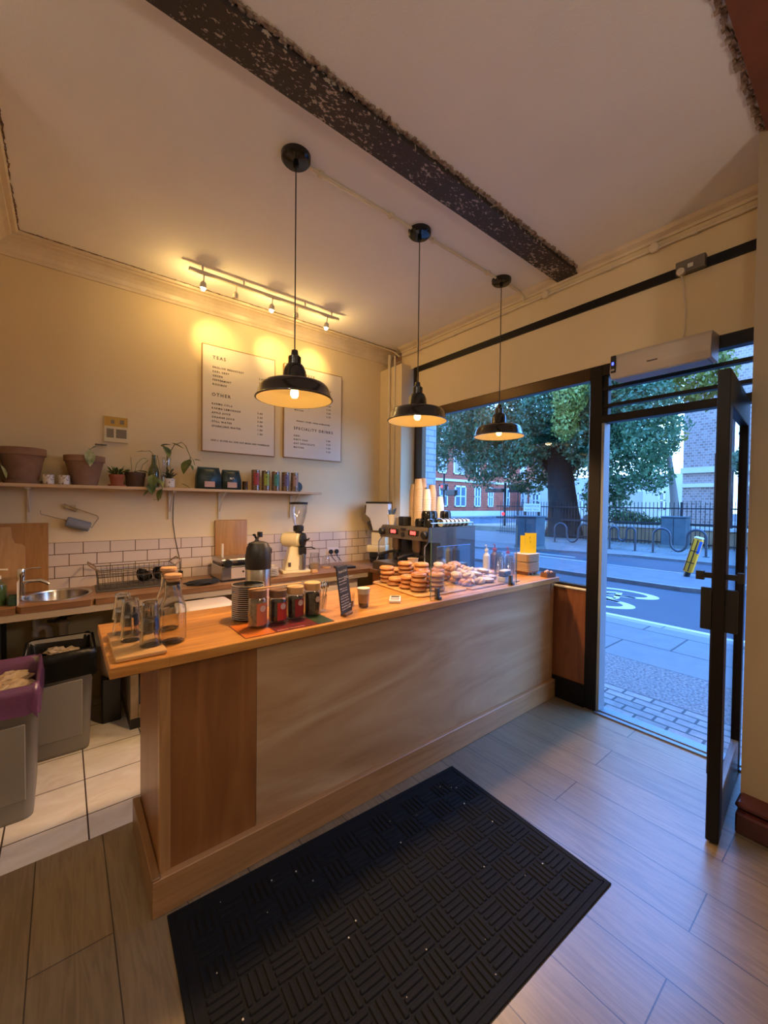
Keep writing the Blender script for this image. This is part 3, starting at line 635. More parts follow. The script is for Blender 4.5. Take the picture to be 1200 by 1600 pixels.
# ================================================================== COUNTER
CT = .985
t = thing('service_counter', 'long plywood fronted cafe counter with pine skirting and dark stained end panel', 'counter', (.28, 1.69, 0))
MB().box(.035, .37, 0, .018, .0, .945).build('end_front_panel', ply_v, t, 'darker stained plywood panel')
MB().box(.372, 2.84, .001, .018, .0, .945).build('front_panel', ply, t)
MB().box(0, .018, .035, .50, 0, .945).build('side_panel', ply_v, t)
MB().box(-.002, .036, -.004, .035, 0, .945, .002).build('corner_post', pine_z, t)
MB().box(-.03, 2.84, -.032, -.004, 0, .142, .003).box(.0, 2.84, -.004, 0, 0, .14).build('skirting', pine, t)
MB().box(-.032, -.002, -.03, .50, 0, .15, .003).build('skirting', pine_y, t)
MB().box(2.80, 2.835, -.006, 0, .14, .945).build('end_strip', pine_z, t)
MB().box(.02, 2.84, .48, .50, .10, .25).box(.02, 2.84, .02, .49, .25, .27).box(.02, 2.84, .02, .49, .60, .62).build('shelf', ply_v, t)
o = MB().box(.118, 3.09, 1.622, 2.235, .945, CT, .003).build('countertop', butcher); tag(o, 'thick oiled butcher block top of the front service counter', 'countertop')

t = thing('back_worktop', 'narrow dark wood worktop along the tiled menu wall', 'worktop', (-.37, 3.30, .85))
wtop = MB().box(0, .135, 0, .54, 0, .04).box(.535, 2.82, 0, .54, 0, .04)
for i in range(48):
    Q = []
    for a in (2*pi*i/48, 2*pi*(i+1)/48):
        c_, s_ = cos(a), sin(a); k = min(.2/max(abs(c_), 1e-6), (.24 if s_ > 0 else .30)/max(abs(s_), 1e-6)); Q.append(((.335+.178*c_, .30+.202*s_), (.335+k*c_, .30+k*s_)))
    (i0, o0), (i1, o1) = Q
    for z in (0, .04): wtop.poly([(*i0, z), (*o0, z), (*o1, z), (*i1, z)][::(-1 if z == 0 else 1)])
    wtop.poly([(*o0, 0), (*o1, 0), (*o1, .04), (*o0, .04)]).poly([(*i0, 0), (*i0, .04), (*i1, .04), (*i1, 0)])
wtop.build('top', butcher_d, t, smooth=False)
MB().box(0, 2.80, .005, .03, -.045, -.001).build('front_batten', M('batten', (.34, .27, .19), .6), t)
MB().box(.03, .06, .1, .13, -.85, -.001).box(.03, .06, .42, .45, -.85, -.001).build('leg', black, t)
t = thing('window_worktop', 'dark wood worktop under the window carrying the espresso machine', 'worktop', (2.452, 2.30, .85))
MB().box(0, .655, 0, 1.535, 0, .04, .003).build('top', butcher_y, t)
MB().box(.02, .05, 0, .98, -.85, -.001).build('end_panel', panelw, t)
MB().box(.02, .64, .0, .02, -.85, -.001).build('side_panel', panelw, t)
# mat on the floor
matm = M('black rubber mat', (.0055, .0055, .006), .75, spec=.2, bump=(300, .2))
t = thing('floor_mat', 'large black ribbed rubber mat on the floor in front of the counter', 'mat', (.295, 1.645, 0), R(-2.6))
MB().box(0, 1.50, -.905, 0, 0, .007, .003).build('base', matm, t)
mb = MB(); cs = .1; 
for i in range(14):
    for j in range(8):
        x0, y0 = .055+i*cs, -.86+j*cs
        for k in range(4):
            u = (k+.5)*cs/4
            if (i+j) % 2: mb.box(x0+u-.008, x0+u+.008, y0+.004, y0+cs-.004, .006, .0115, .0025)
            else: mb.box(x0+.004, x0+cs-.004, y0+u-.008, y0+u+.008, .006, .0115, .0025)
mb.build('rib', matm, t)['kind'] = 'stuff'
MB().box(.02, 1.48, -.885, -.875, .006, .010, .002).box(.02, 1.48, -.03, -.02, .006, .010, .002).box(1.47, 1.48, -.885, -.02, .006, .010, .002).box(.02, .03, -.885, -.02, .006, .010, .002).build('border', matm, t)
mb = MB(); q = random.Random(5)
for i in range(26): x, y, s_ = q.uniform(.1, 1.4), q.uniform(-.85, -.05), q.uniform(.0012, .003); mb.box(x-s_, x+s_, y-s_, y+s_, .0113, .0113+s_)
mb.box(.16, .163, -.62, -.60, .0113, .0123)
o = mb.build('crumbs', M('crumbs', (.6, .55, .45), .8)); tag(o, 'pale crumbs scattered on the black mat', 'crumbs', kind='stuff'); o.location = (.295, 1.645, 0); o.rotation_euler = (0, 0, R(-2.6))

# ================================================================== PENDANTS
shade_out = M('black enamel shade', (.010, .009, .008), .18, coat=.5)
shade_in = M('white enamel inside', (.82, .68, .32), .5)
bulbm = M('glowing filament bulb', (1, .6, .25), .4, emit=14, ecol=(1, .62, .25))
def pendant(loc, label, group='black enamel pendant lamps', e=E_PEND):
    t = thing('pendant_lamp', label, 'lamp', loc, group=group)     # origin at rim height
    top = CZ-loc[2]
    MB().lathe([(.197, 0), (.204, .002), (.204, .006), (.196, .014), (.185, .052), (.176, .070), (.165, .080), (.066, .106), (.062, .108)], seg=48).build('shade', shade_out, t)
    MB().lathe([(.1965, .001), (.192, .014), (.181, .052), (.172, .068), (.162, .076), (.05, .103), (0, .103)], seg=48).build('shade_lining', shade_in, t)
    MB().lathe([(.066, .104), (.064, .112), (.060, .150), (.052, .172), (.044, .184), (.034, .188), (.034, .226), (.026, .234), (.020, .238), (.016, .262), (.006, .266), (0, .266)]).build('lamp_holder', shade_out, t)
    MB().tube([(0, 0, .26), (0, 0, top-.02)], .0035, 8).build('cord', black, t)
    MB().lathe([(0, top-.038), (.03, top-.036), (.066, top-.032), (.076, top-.022), (.078, top)], seg=36).cyl((0, 0, top-.055), .014, .02).build('ceiling_rose', blackg, t)
    MB().lathe([(0, .008), (.014, .012), (.022, .026), (.022, .038), (.017, .058), (.013, .072), (.013, .10)], seg=20).build('bulb', bulbm, t)
    lamp('POINT', 'pendant_glow', (loc[0], loc[1], loc[2]+.03), 3.4, (1, .66, .32), .024)
    lamp('SPOT', 'pendant_light', (loc[0], loc[1], loc[2]-.005), e*2.2, WARM, .06, rot=(0, 0, 0), spot=R(158), blend=.4)
pendant((.965, 1.99, 2.10), 'black pendant lamp nearest the camera, largest of the three over the counter')
pendant((1.872, 2.0, 2.11), 'black pendant lamp over the middle of the counter, between the other two')
pendant((2.785, 2.0, 2.11), 'black pendant lamp nearest the window, smallest of the three in view')
for x, y, z in ((-1.2, -.6, 3.05), (-1.4, .9, 3.05), (1.2, -1.3, 2.3)):  # unseen lamps behind the camera, added to brighten the ceiling and room
    lamp('POINT', 'room_fill', (x, y, z), E_ROOM*(1.4 if z < 3 else 1), (1, .84, .68), .12)

t = thing('track_light', 'white ceiling track with five small spot heads, three of them lit', 'spotlight', (.75, 3.36, 3.33))
wt = M('track white', (.62, .55, .44), .4)
MB().box(0, 1.34, -.012, .012, -.012, .012, .002).build('track', wt, t)
for x in (.10, .42, .98, 1.26): MB().cyl((x, 0, .01), .006, .039).build('bracket', wt, t)
hb = M('spot lamp glow', (1, .7, .3), .3, emit=60, ecol=(1, .72, .30))
for k, x in enumerate((.11, .36, .67, .90, 1.215)):
    h = MB().tube([(x, 0, -.01), (x, .01, -.045), (x, .015, -.06)], .005).lathe([(.012, 0), (.022, -.012), (.026, -.045), (.024, -.045), (0, -.03)], (x, .015, -.058), 20, RX(.25)).build('spot_head', wt, t)
    if k % 2 == 0:
        MB().sphere((x, .028, -.108), .017, sub=2).build('bulb', hb, h)
        p = (.75+x, 3.36+.045, 3.33-.125)
        lamp('SPOT', 'spot_light', p, E_TRACK, AMBER, .02, rot=Vector((.22 if k < 4 else .1, .44, -.21)).to_track_quat('-Z', 'Y').to_euler(), spot=R(54), blend=1)
        lamp('POINT', 'spot_spill', p, 6.5, AMBER, .02)

# ================================================================== MENU BOARDS
board = M('menu board white', (.66, .60, .53), .55); edge = M('thin wooden board edge', (.34, .20, .09), .5); ink = M('menu ink', (.06, .045, .035), .7)
def menu(x0, x1, z0, z1, label, lines):
    t = thing('menu_board', label, 'menu', (x0, 3.825, z0))
    W, H = x1-x0, z1-z0
    MB().box(.003, W-.003, 0, .012, .003, H-.003).build('board', board, t)
    MB().box(-.002, .004, -.003, .024, 0, H).box(W-.004, W+.002, -.003, .024, 0, H).box(0, W, -.003, .024, -.002, .004).box(0, W, -.003, .024, H-.004, H+.002).build('frame', edge, t)
    mb = MB()
    for u, v, s, body, al in lines: mb.text(body, s, T(u*W, -.001, H*(1-v)) @ FACE_MY, al, 1.35 if s > .02 else 1.2, bold=.0006)
    mb.build('lettering', ink, t)['kind'] = 'stuff'
    return t
L1 = [(.13, .125, .042, 'TEAS', 'LEFT')]
for k, (a, b_) in enumerate([('ENGLISH BREAKFAST', '3.00'), ('EARL GREY', '3.00'), ('GREEN', '3.00'), ('PEPPERMINT', '3.00'), ('ROOIBOS', '3.00')]):
    L1 += [(.13, .21+k*.04, .023, a, 'LEFT'), (.76, .235+k*.04, .023, b_, 'LEFT')]
L1.append((.12, .475, .042, 'OTHER', 'LEFT'))
for k, (a, b_) in enumerate([('KARMA COLA', '3.00'), ('KARMA LEMONADE', '3.00'), ('APPLE JUICE', '3.00'), ('ORANGE JUICE', '3.00'), ('STILL WATER', '1.80'), ('SPARKLING WATER', '1.80')]):
    L1 += [(.12, .555+k*.042, .023, a, 'LEFT'), (.74, .585+k*.042, .023, b_, 'LEFT')]
L1.append((.11, .90, .019, 'ADD £ .50 FOR ALL OUR OAT MILKS AND HOMEMADE', 'LEFT'))
menu(.965, 1.643, 2.010, 2.962, 'white menu board headed TEAS and OTHER, left of the two on the wall', L1)
L2 = [(.24, .10, .042, 'COFFEE', 'LEFT')]
for k, (a, b_) in enumerate([('ESPRESSO', '2.40'), ('AMERICANO', '2.80'), ('FLAT WHITE', '3.20'), ('CAPPUCCINO', '3.20'), ('LATTE', '3.40'), ('FILTER COFFEE', '3.00'), ('BATCH BREW', '3.00'), ('MOCHA', '3.70')]):
    L2 += [(.17, .19+k*.042, .023, a, 'LEFT'), (.72, .215+k*.042, .023, b_, 'LEFT')]
L2 += [(.20, .60, .017, 'ORGANIC / OTHER / VEGAN ALTERNATIVES', 'LEFT'), (.16, .69, .040, 'SPECIALITY DRINKS', 'LEFT')]
for k, (a, b_) in enumerate([('CHAI', '3.80'), ('DIRTY CHAI', '4.20'), ('HOT CHOCOLATE', '3.80'), ('MATCHA', '4.20')]):
    L2 += [(.16, .765+k*.042, .023, a, 'LEFT'), (.72, .785+k*.042, .023, b_, 'LEFT')]
menu(1.740, 2.424, 2.016, 2.958, 'white menu board headed SPECIALITY DRINKS, half hidden behind the nearest pendant', L2)

t = thing('art_print', 'small square print of a yellow shopfront on the wall above the shelf', 'picture', (.246, 3.835, 2.015))
MB().box(0, .162, 0, .014, 0, .205, .001).build('canvas', M('print cream', (.62, .55, .36), .6), t)
MB().box(.004, .158, -.001, 0, .125, .200).build('shop_upper', M('print ochre', (.50, .30, .05), .6), t)
for a_ in ((.045, .07, .145, .175), (.105, .135, .145, .18), (.018, .065, .035, .105), (.08, .15, .035, .105)): MB().box(a_[0], a_[1], -.0018, -.0005, a_[2], a_[3]).build('shop_window', M('print grey', (.20, .16, .11), .6), t)
o = MB().box(.19, .265, 3.82, 3.848, 1.985, 1.99).build('cable_clip', black); tag(o, 'short black peg sticking out of the wall below the small print', 'peg')

# ================================================================== SHELF
SZ = 1.662; SY = 3.72
t = thing('wall_shelf', 'long pale wooden shelf on slim brackets along the menu wall', 'shelf', (-.37, 3.615, 1.640))
MB().box(0, 2.435, 0, .235, 0, .022, .002).build('board', shelfw, t)
for x in (.175, 1.08, 1.49, 2.20): MB().box(x-.012, x+.012, .03, .235, -.012, 0).box(x-.012, x+.012, .217, .235, -.24, 0).tube([(x, .08, -.01), (x, .225, -.18)], .006, 6).build('bracket', wt, t)

def pot_prof(rt, rb, h, rim=.03, th=.006): return [(0, 0), (rb, 0), (rt*.93, h-rim), (rt, h-rim), (rt*1.01, h-.002), (rt-.004, h), (rt-th-.004, h), (rt*.9-th, h-rim-.005), (rt*.85, h-rim-.01)]
def leaf(mb, base, d, L, W, droop=.3, fold=.15, heart=False):
    """one flat-ish leaf blade growing from base along d"""
    d = Vector(d).normalized(); s = d.cross(Vector((0, 0, 1))); s = s.normalized() if s.length > .01 else Vector((1, 0, 0)); n = s.cross(d)
    base = Vector(base); P = []
    ws = [0, .75, 1, .85, .5, 0] if heart else [0, .55, .9, 1, .6, 0]
    for k, w_ in enumerate(ws):
        u = k/5; c = base+d*L*u-Vector((0, 0, 1))*droop*L*u*u
        P.append((c-s*W*w_/2+n*fold*W*w_, c, c+s*W*w_/2+n*fold*W*w_))
    for a, b_ in zip(P, P[1:]):
        for i in (0, 1):
            q_ = [a[i], a[i+1], b_[i+1], b_[i]]
            vs = []
            for v in q_:
                if not any((v-x).length < 1e-6 for x in vs): vs.append(v)
            if len(vs) > 2: mb.poly(vs)
# big brown pot on its saucer
t = thing('plant_pot', 'largest brown clay pot on a saucer at the left end of the shelf', 'plant pot', (-.222, 3.725, SZ))
MB().lathe([(0, 0), (.10, 0), (.108, .022), (.103, .022), (.096, .008), (0, .008)]).build('saucer', clay, t)
MB().lathe(pot_prof(.128, .082, .235, .05), (0, 0, .008)).build('pot', clay, t); MB().cyl((0, 0, .19), .112, .01).build('soil', soil, t)
lf = MB(); leaf(lf, (-.10, -.125, .12), (.3, -.1, -1), .10, .05, 0); leaf(lf, (-.12, -.10, .17), (-.2, -.2, -1), .12, .06, 0); lf.build('leaf', leafv, t)
t = thing('plant_pot', 'tall brown clay pot with one variegated leaf hanging over its rim', 'plant pot', (.122, 3.73, SZ))
MB().lathe(pot_prof(.125, .076, .218, .042)).build('pot', clay, t); MB().cyl((0, 0, .175), .11, .01).build('soil', soil, t)
lf = MB(); lf.tube([(.05, -.02, .18), (.03, -.09, .27), (.02, -.115, .262)], .003, 6); leaf(lf, (.02, -.118, .262), (.05, -.12, -1), .13, .075, 0, heart=True); leaf(lf, (.03, -.10, .26), (.6, -.1, .6), .06, .03); lf.build('leaf', leafv, t)
pat = M('patterned cup glaze', (.25, .13, .10), .3, noise=(55, (.74, .70, .64), .25))
for x, lb in ((-.083, 'small patterned cup beside the largest pot'), (.003, 'small patterned cup touching the tall brown pot')):
    o = MB().lathe([(0, 0), (.028, 0), (.032, .004), (.033, .066), (.030, .066), (.029, .006), (0, .006)]).build('patterned_cup', pat); o.location = (x, 3.665, SZ); tag(o, lb, 'cup', 'patterned cups on the shelf')
t = thing('potted_aloe', 'spiky green aloe in a small orange terracotta pot and saucer', 'potted plant', (.318, 3.69, SZ))
MB().lathe([(0, 0), (.056, 0), (.060, .014), (.055, .014), (.05, .006), (0, .006)]).build('saucer', terra, t); MB().lathe(pot_prof(.052, .038, .085, .022), (0, 0, .006)).build('pot', terra, t)
lf = MB(); q = random.Random(3)
for i in range(34):
    a = q.uniform(0, 2*pi); el = q.uniform(.25, 1.4); leaf(lf, (.02*cos(a), .02*sin(a), .085), (cos(a)*cos(el), sin(a)*cos(el), sin(el)), q.uniform(.06, .10), .014, .15, .3)
lf.build('leaves', leafg, t)
t = thing('plant_pot', 'short dark brown pot with thin bare stems behind the aloe', 'plant pot', (.448, 3.765, SZ))
MB().lathe(pot_prof(.075, .06, .118, .03)).build('pot', M('dark clay', (.10, .055, .038), .8), t); MB().cyl((0, 0, .09), .06, .01).build('soil', soil, t)
lf = MB()
for a in ([(-.02, 0, .1), (-.03, -.01, .2), (-.03, 0, .24)], [(-.01, 0, .1), (.01, -.01, .19), (.05, 0, .235), (.08, 0, .235)], [(.03, 0, .1), (.05, -.01, .18), (.09, -.02, .225)], [(-.04, 0, .1), (-.06, 0, .13)]): lf.tube(a, .0018, 5)
leaf(lf, (-.04, -.01, .11), (-1, -.4, .4), .06, .04); leaf(lf, (.0, -.04, .11), (.2, -1, .5), .06, .04); leaf(lf, (-.05, -.02, .12), (-.3, -.9, .6), .05, .04); lf.build('stems', leafg, t)
greeng = glass('green bottle glass', (.62, .66, .50), 2.2, body=.12, bodycol=(.3, .33, .2))
t = thing('propagation_bottle', 'green glass bottle with trailing pothos leaves at the shelf edge', 'bottle', (.568, 3.70, SZ))
MB().lathe([(0, 0), (.036, 0), (.040, .01), (.040, .12), (.036, .15), (.018, .19), (.014, .25), (.017, .262), (.012, .262), (.010, .19), (.03, .15), (.034, .12), (.034, .012), (0, .012)]).build('bottle', greeng, t)
lf = MB(); st = MB()
for pts in ([(0, 0, .1), (.0, 0, .26), (-.03, -.03, .29), (-.07, -.05, .28)], [(0, 0, .1), (.0, -.02, .25), (-.05, -.06, .10), (-.04, -.10, -.05)], [(0, 0, .05), (.02, -.03, .26), (.05, -.09, .02), (.03, -.12, -.09), (-.02, -.12, -.10)]): st.tube(pts, .0022, 6)
for b_, d, L_, W_ in [((-.07, -.05, .28), (-1, -.3, -.1), .07, .03), ((-.05, -.07, .11), (-1, -.5, .25), .11, .045), ((-.02, -.08, .10), (-.1, -.6, -1), .12, .075), ((-.03, -.10, -.02), (-.8, -.3, -.6), .08, .05), ((.04, -.10, -.01), (-.3, -.2, -1), .10, .06), ((.02, -.06, .07), (.3, -.8, -.7), .09, .06), ((-.04, -.09, .03), (.1, -.4, -1), .09, .07)]: leaf(lf, b_, d, L_, W_, .1, heart=True)
st.build('stem', stemm, t); lf.build('leaves', M('dark pothos leaf', (.045, .09, .02), .35, noise=(18, (.16, .19, .07))), t)
t = thing('glass_vase', 'clear glass vase with arching pothos vine and one big dark leaf', 'vase', (.672, 3.765, SZ))
MB().lathe([(0, 0), (.034, 0), (.046, .03), (.048, .10), (.038, .16), (.03, .20), (.036, .255), (.033, .255), (.027, .20), (.035, .16), (.044, .10), (.042, .03), (0, .012)]).build('vase', ware, t)
st = MB(); lf = MB()
st.tube([(0, 0, .05), (.01, -.01, .28), (.05, -.05, .36), (.10, -.07, .385), (.13, -.07, .36), (.165, -.075, .27), (.17, -.075, .19)], .003, 6).tube([(0, 0, .05), (0, -.02, .28), (-.02, -.05, .33), (-.05, -.07, .34)], .003, 6).tube([(.165, -.075, .27), (.19, -.075, .24), (.20, -.075, .20)], .002, 6)
for b_, d, L_, W_, m_ in [((-.04, -.08, .345), (.35, -.3, -.9), .11, .11, 0), ((.02, -.08, .37), (1, -.2, -.35), .10, .05, 1), ((.165, -.08, .25), (-.5, -.3, -1), .14, .11, 0), ((.19, -.08, .245), (1, -.2, 0), .06, .04, 0), ((-.06, -.07, .34), (1, -.3, .25), .09, .05, 1), ((.09, -.10, .04), (1, -.4, -.5), .09, .04, 1), ((.17, -.09, .20), (.2, -.3, -1), .05, .03, 0)]: leaf(lf, b_, d, L_, W_, .1, heart=True)
st.build('stem', stemm, t); lf.build('leaves', MATS['dark pothos leaf'], t)
t = thing('potted_succulent', 'dark succulent in a small patterned pot in front of the vase', 'potted plant', (.674, 3.66, SZ))
MB().lathe([(0, 0), (.03, 0), (.038, .01), (.040, .075), (.036, .075), (.03, .06), (0, .06)]).build('pot', pat, t)
lf = MB(); q = random.Random(8)
for i in range(22): a = q.uniform(0, 2*pi); el = q.uniform(.2, 1.4); leaf(lf, (.01*cos(a), .01*sin(a), .06+q.uniform(0, .07)), (cos(a)*cos(el), sin(a)*cos(el), sin(el)), q.uniform(.04, .065), .026, 0, .2)
lf.build('leaves', M('dark succulent leaf', (.03, .045, .025), .4), t)

bagm = M('dark teal coffee bag', (.010, .030, .034), .38, bump=(22, .25)); lblm = M('pink coffee label', (.60, .38, .31), .6); wprint = M('white print', (.7, .66, .6), .6)
def coffee_bag(x, label, wd=.185, h=.178):
    t = thing('coffee_bag', label, 'coffee bag', (x, 3.70, SZ), group='coffee bags on the shelf')
    mb = MB(); m = mb.bm; w2 = wd/2
    R0 = [(-w2, -.045, 0), (w2, -.045, 0), (w2, .045, 0), (-w2, .045, 0)]; R1 = [(-w2*.97, -.048, h*.5), (w2*.97, -.048, h*.5), (w2*.97, .048, h*.5), (-w2*.97, .048, h*.5)]
    R2 = [(-w2*.90, -.028, h*.82), (w2*.9, -.028, h*.82), (w2*.9, .028, h*.82), (-w2*.9, .028, h*.82)]; R3 = [(-w2*.88, -.010, h), (w2*.88, -.010, h), (w2*.88, .004, h), (-w2*.88, .004, h)]
    rs = [[m.verts.new(p) for p in r] for r in (R0, R1, R2, R3)]
    m.faces.new(rs[0][::-1]); m.faces.new(rs[-1])
    for a, b_ in zip(rs, rs[1:]):
        for i in range(4): m.faces.new((a[i], a[(i+1) % 4], b_[(i+1) % 4], b_[i]))
    mb.build('bag', bagm, t)
    MB().box(-w2*.86, w2*.86, -.018, -.010, h*.86, h*.99, .003).build('folded_top', bagm, t)
    MB().box(-.042, .042, -.0505, -.0488, .018, .066).build('label', lblm, t)
    MB().text('BO', .03, T(0, -.047, .088) @ RX(pi/2-.18), 'CENTER', 1, bold=.001).build('logo', wprint, t)
    return t
coffee_bag(.985, 'dark teal coffee bag with pink label, left one beside the pothos', .20, .190); coffee_bag(1.175, 'dark teal coffee bag with pink label beside the small dark tin', .165, .176)
o = MB().lathe([(0, 0), (.024, 0), (.024, .076), (.026, .08), (.022, .08), (.021, .006), (0, .006)]).build('tin', M('dark amber tin', (.05, .025, .01), .15, coat=.5)); o.location = (1.302, 3.69, SZ); tag(o, 'short dark glass tin between the coffee bags and tea tubes', 'tin')
def tea(x, col, lab, h):
    t = thing('tea_tube', lab, 'tea tube', (x, 3.70, SZ), group='tea tubes on the shelf')
    MB().cyl((0, 0, .004), .036, h-.008).build('tea_leaves', M('dried tea', (.10, .05, .03), .9, noise=(60, (.35, .22, .14))), t)
    MB().cyl((0, 0, 0), .039, h, bev=.003).build('tube', glass('tube plastic', (.92, .9, .87), 2), t)
    mb = MB()
    for i in range(9):
        a, b_ = R(-135+i*8.5), R(-135+(i+1)*8.5); r_ = .0398; mb.poly([(r_*cos(a), r_*sin(a), .05), (r_*cos(b_), r_*sin(b_), .05), (r_*cos(b_), r_*sin(b_), h-.03), (r_*cos(a), r_*sin(a), h-.03)])
    mb.build('label', M('tea label %.2f' % x, col, .5), t)
    MB().sphere((-.006, -.0398, h*.68), .008, (1, .1, 1), 1).build('logo', ink, t)
tea(1.405, (.36, .035, .03), 'clear tea tube with red label, first from the dark tin', .195); tea(1.503, (.28, .32, .03), 'clear tea tube with lime green label', .192); tea(1.602, (.06, .22, .16), 'clear tea tube with sea green label', .19); tea(1.705, (.13, .09, .18), 'clear tea tube with purple label', .19); tea(1.800, (.36, .21, .17), 'clear tea tube with dusty pink label at the shelf end', .188)
o = MB().cyl((0, 0, 0), .052, .05, bev=.006, mat=RX(pi/2)).build('black_canister', black); o.location = (1.865, 3.80, SZ+.052); tag(o, 'round black canister lying behind the last tea tube', 'canister')

# paper roll on wire holder
t = thing('paper_roll_holder', 'crooked chrome wire holder with a blue paper roll on the wall', 'paper roll', (.05, 3.85, 1.47))
wire = M('tarnished wire', (.42, .34, .24), .3, metal=1)
MB().tube([(-.05, -.025, .055), (.03, -.025, .01), (.02, -.025, -.005), (-.045, -.025, .025), (-.05, -.03, .055)], .004).tube([(-.05, -.03, .052), (.15, -.03, -.035), (.16, -.03, -.055), (.115, -.05, -.13)], .0035).tube([(.115, -.05, -.12), (-.18, -.05, -.02), (-.182, -.05, .005)], .0035).box(-.05, .02, -.025, 0, .02, .045).build('wire', wire, t)
d = Vector((-.155, 0, .052)).normalized()
MB().cyl((0, 0, 0), .036, .15, seg=28, bev=.006, mat=Vector((0, 0, 1)).rotation_difference(d).to_matrix().to_4x4()).build('roll', M('blue paper', (.20, .22, .27), .85, bump=(80, .3)), t).location = (.105, -.05, -.122)
o = MB().tube([(0, 0, 0), (-.006, 0, -.12), (-.008, 0, -.26), (.01, 0, -.4), (.045, 0, -.58), (.05, -.01, -.69)], .003, 6).box(.035, .065, -.03, .005, -.73, -.68).build('cable', black); o.location = (.742, 3.838, 1.63); tag(o, 'thin black cable hanging from the shelf to the drying rack', 'cable')

# ================================================================== BACK WORKTOP
WZ = .89
o = MB().box(-.368, -.09, 3.815, 3.84, WZ, 1.385, .002).build('chopping_board', boardw); tag(o, 'large square dark chopping board leaning behind the tap', 'chopping board')
mb = MB().prism([(-.36, 0), (-.215, 0), (-.215, .33), (-.235, .35), (-.27, .355), (-.285, .40), (-.29, .47), (-.36, .47)], 0, .018, mat=T(0, 3.812, WZ) @ RX(pi/2), bev=.002)
o = mb.build('chopping_board', boardp); tag(o, 'smaller paddle shaped board in front of the large dark board', 'chopping board')
t = thing('sink', 'oval stainless steel sink set into the dark worktop', 'sink', (-.035, 3.60, WZ))
MB().lathe([(1.06, .0005), (1.06, .004), (1, .006), (.955, .003), (.94, -.006)], sx=.185, sy=.21, seg=48).build('rim', steel, t)
MB().lathe([(.94, -.005), (.90, -.05), (.82, -.10), (.6, -.125), (.0, -.13)], sx=.185, sy=.21, seg=48).build('bowl', M('sink bowl steel', (.42, .36, .30), .22, metal=1), t)
MB().cyl((0, 0, -.13), .025, .003).build('plughole', chrome, t)
tp = MB().tube([(-.12, .04, -.12), (-.12, .04, -.20), (-.115, .04, -.235)], .02).tube([(-.12, .04, -.28), (-.12, .04, -.245), (-.10, .04, -.222), (-.07, .04, -.22), (-.05, .04, -.245), (-.048, .04, -.30)], .021, 12).lathe([(.026, -.2), (.036, -.2), (.034, -.225), (.026, -.23), (.026, -.30), (0, -.30)], (.03, .04, 0))
tp.build('waste_pipe', M('white waste pipe', (.55, .47, .36), .4), t)
MB().tube([(.03, .06, -.07), (.03, .06, -.19)], .02).tube([(.12, .02, -.06), (.13, .02, -.12), (.10, .02, -.15), (.05, 0, -.15), (-.02, 0, -.18), (-.05, .1, -.20)], .013, 10).build('hose', black, t)
t = thing('mixer_tap', 'chrome mixer tap with a curved spout beside the sink', 'tap', (-.228, 3.66, WZ))
MB().lathe([(.028, 0), (.026, .008), (.018, .012), (.0165, .13), (.022, .14), (.023, .185), (.018, .195), (0, .197)]).build('body', chrome, t)
MB().tube([(0, 0, .10), (.05, -.005, .108), (.10, -.01, .105), (.135, -.013, .085), (.145, -.014, .075)], [.015, .014, .013, .012, .012], 12).build('spout', chrome, t)
MB().tube([(0, 0, .185), (.05, 0, .192), (.10, 0, .192)], .0045).build('lever', chrome, t)
t = thing('soap_dispenser', 'clear bottle of green soap with a white pump at the left edge', 'soap bottle', (-.322, 3.44, WZ))
MB().lathe([(0, 0), (.040, 0), (.042, .01), (.042, .11), (.036, .135), (.014, .15), (.014, .165), (0, .165)]).build('bottle', glass('soap bottle plastic', (.75, .85, .7), 2, body=.1, bodycol=(.3, .4, .25)), t)
MB().cyl((0, 0, .004), .038, .115).build('soap', M('green soap', (.045, .11, .04), .3), t); MB().cyl((0, 0, .165), .015, .02).tube([(0, 0, .18), (0, 0, .225), (.045, -.01, .222)], .006).build('pump', white, t)
t = thing('sponge_holder', 'dark sponge caddy with a white card beside the soap bottle', 'sponge caddy', (-.262, 3.40, WZ))
MB().box(-.015, .03, -.03, .05, 0, .06, .006).build('sponge', M('dark green sponge', (.02, .05, .03), .9, bump=(90, .5)), t); MB().box(.031, .036, -.035, .055, 0, .145).build('card', white, t)

t = thing('dish_rack', 'grey wire dish rack with curled handles on the worktop below the tiles', 'dish rack', (.44, 3.66, WZ))
rk = M('dark rack wire', (.10, .075, .055), .35, metal=.7)
mb = MB(); X0, X1, Y0, Y1 = -.24, .24, -.13, .12
for z, k in ((.02, 1), (.105, 1.03), (.155, 1.06)): mb.tube([(X0*k, Y0*k, z), (X1*k, Y0*k, z), (X1*k, Y1*k, z), (X0*k, Y1*k, z)], .004 if z > .1 else .003, 6, closed=True)
for i in range(15): x = X0+(X1-X0)*i/14; mb.tube([(x*1.06, Y0*1.06, .155), (x, Y0, .02), (x, Y1, .02), (x*1.06, Y1*1.06, .155)], .0018, 5)
for i in range(7): y = Y0+(Y1-Y0)*i/6; mb.tube([(X0*1.06, y*1.06, .155), (X0, y, .02), (X1, y, .02), (X1*1.06, y*1.06, .155)], .0018, 5)
mb.build('basket', rk, t)
for s_ in (-1, 1): MB().tube([(s_*.25, Y0, .155), (s_*.30, Y0*.8, .195), (s_*.30, Y1*.8, .195), (s_*.25, Y1, .155)], .006, 8).build('handle', M('bronze handle', (.22, .13, .08), .4), t)
MB().box(-.26, .26, -.15, .14, 0, .012, .004).build('drip_tray', M('grey rubber tray', (.06, .055, .05), .4), t)
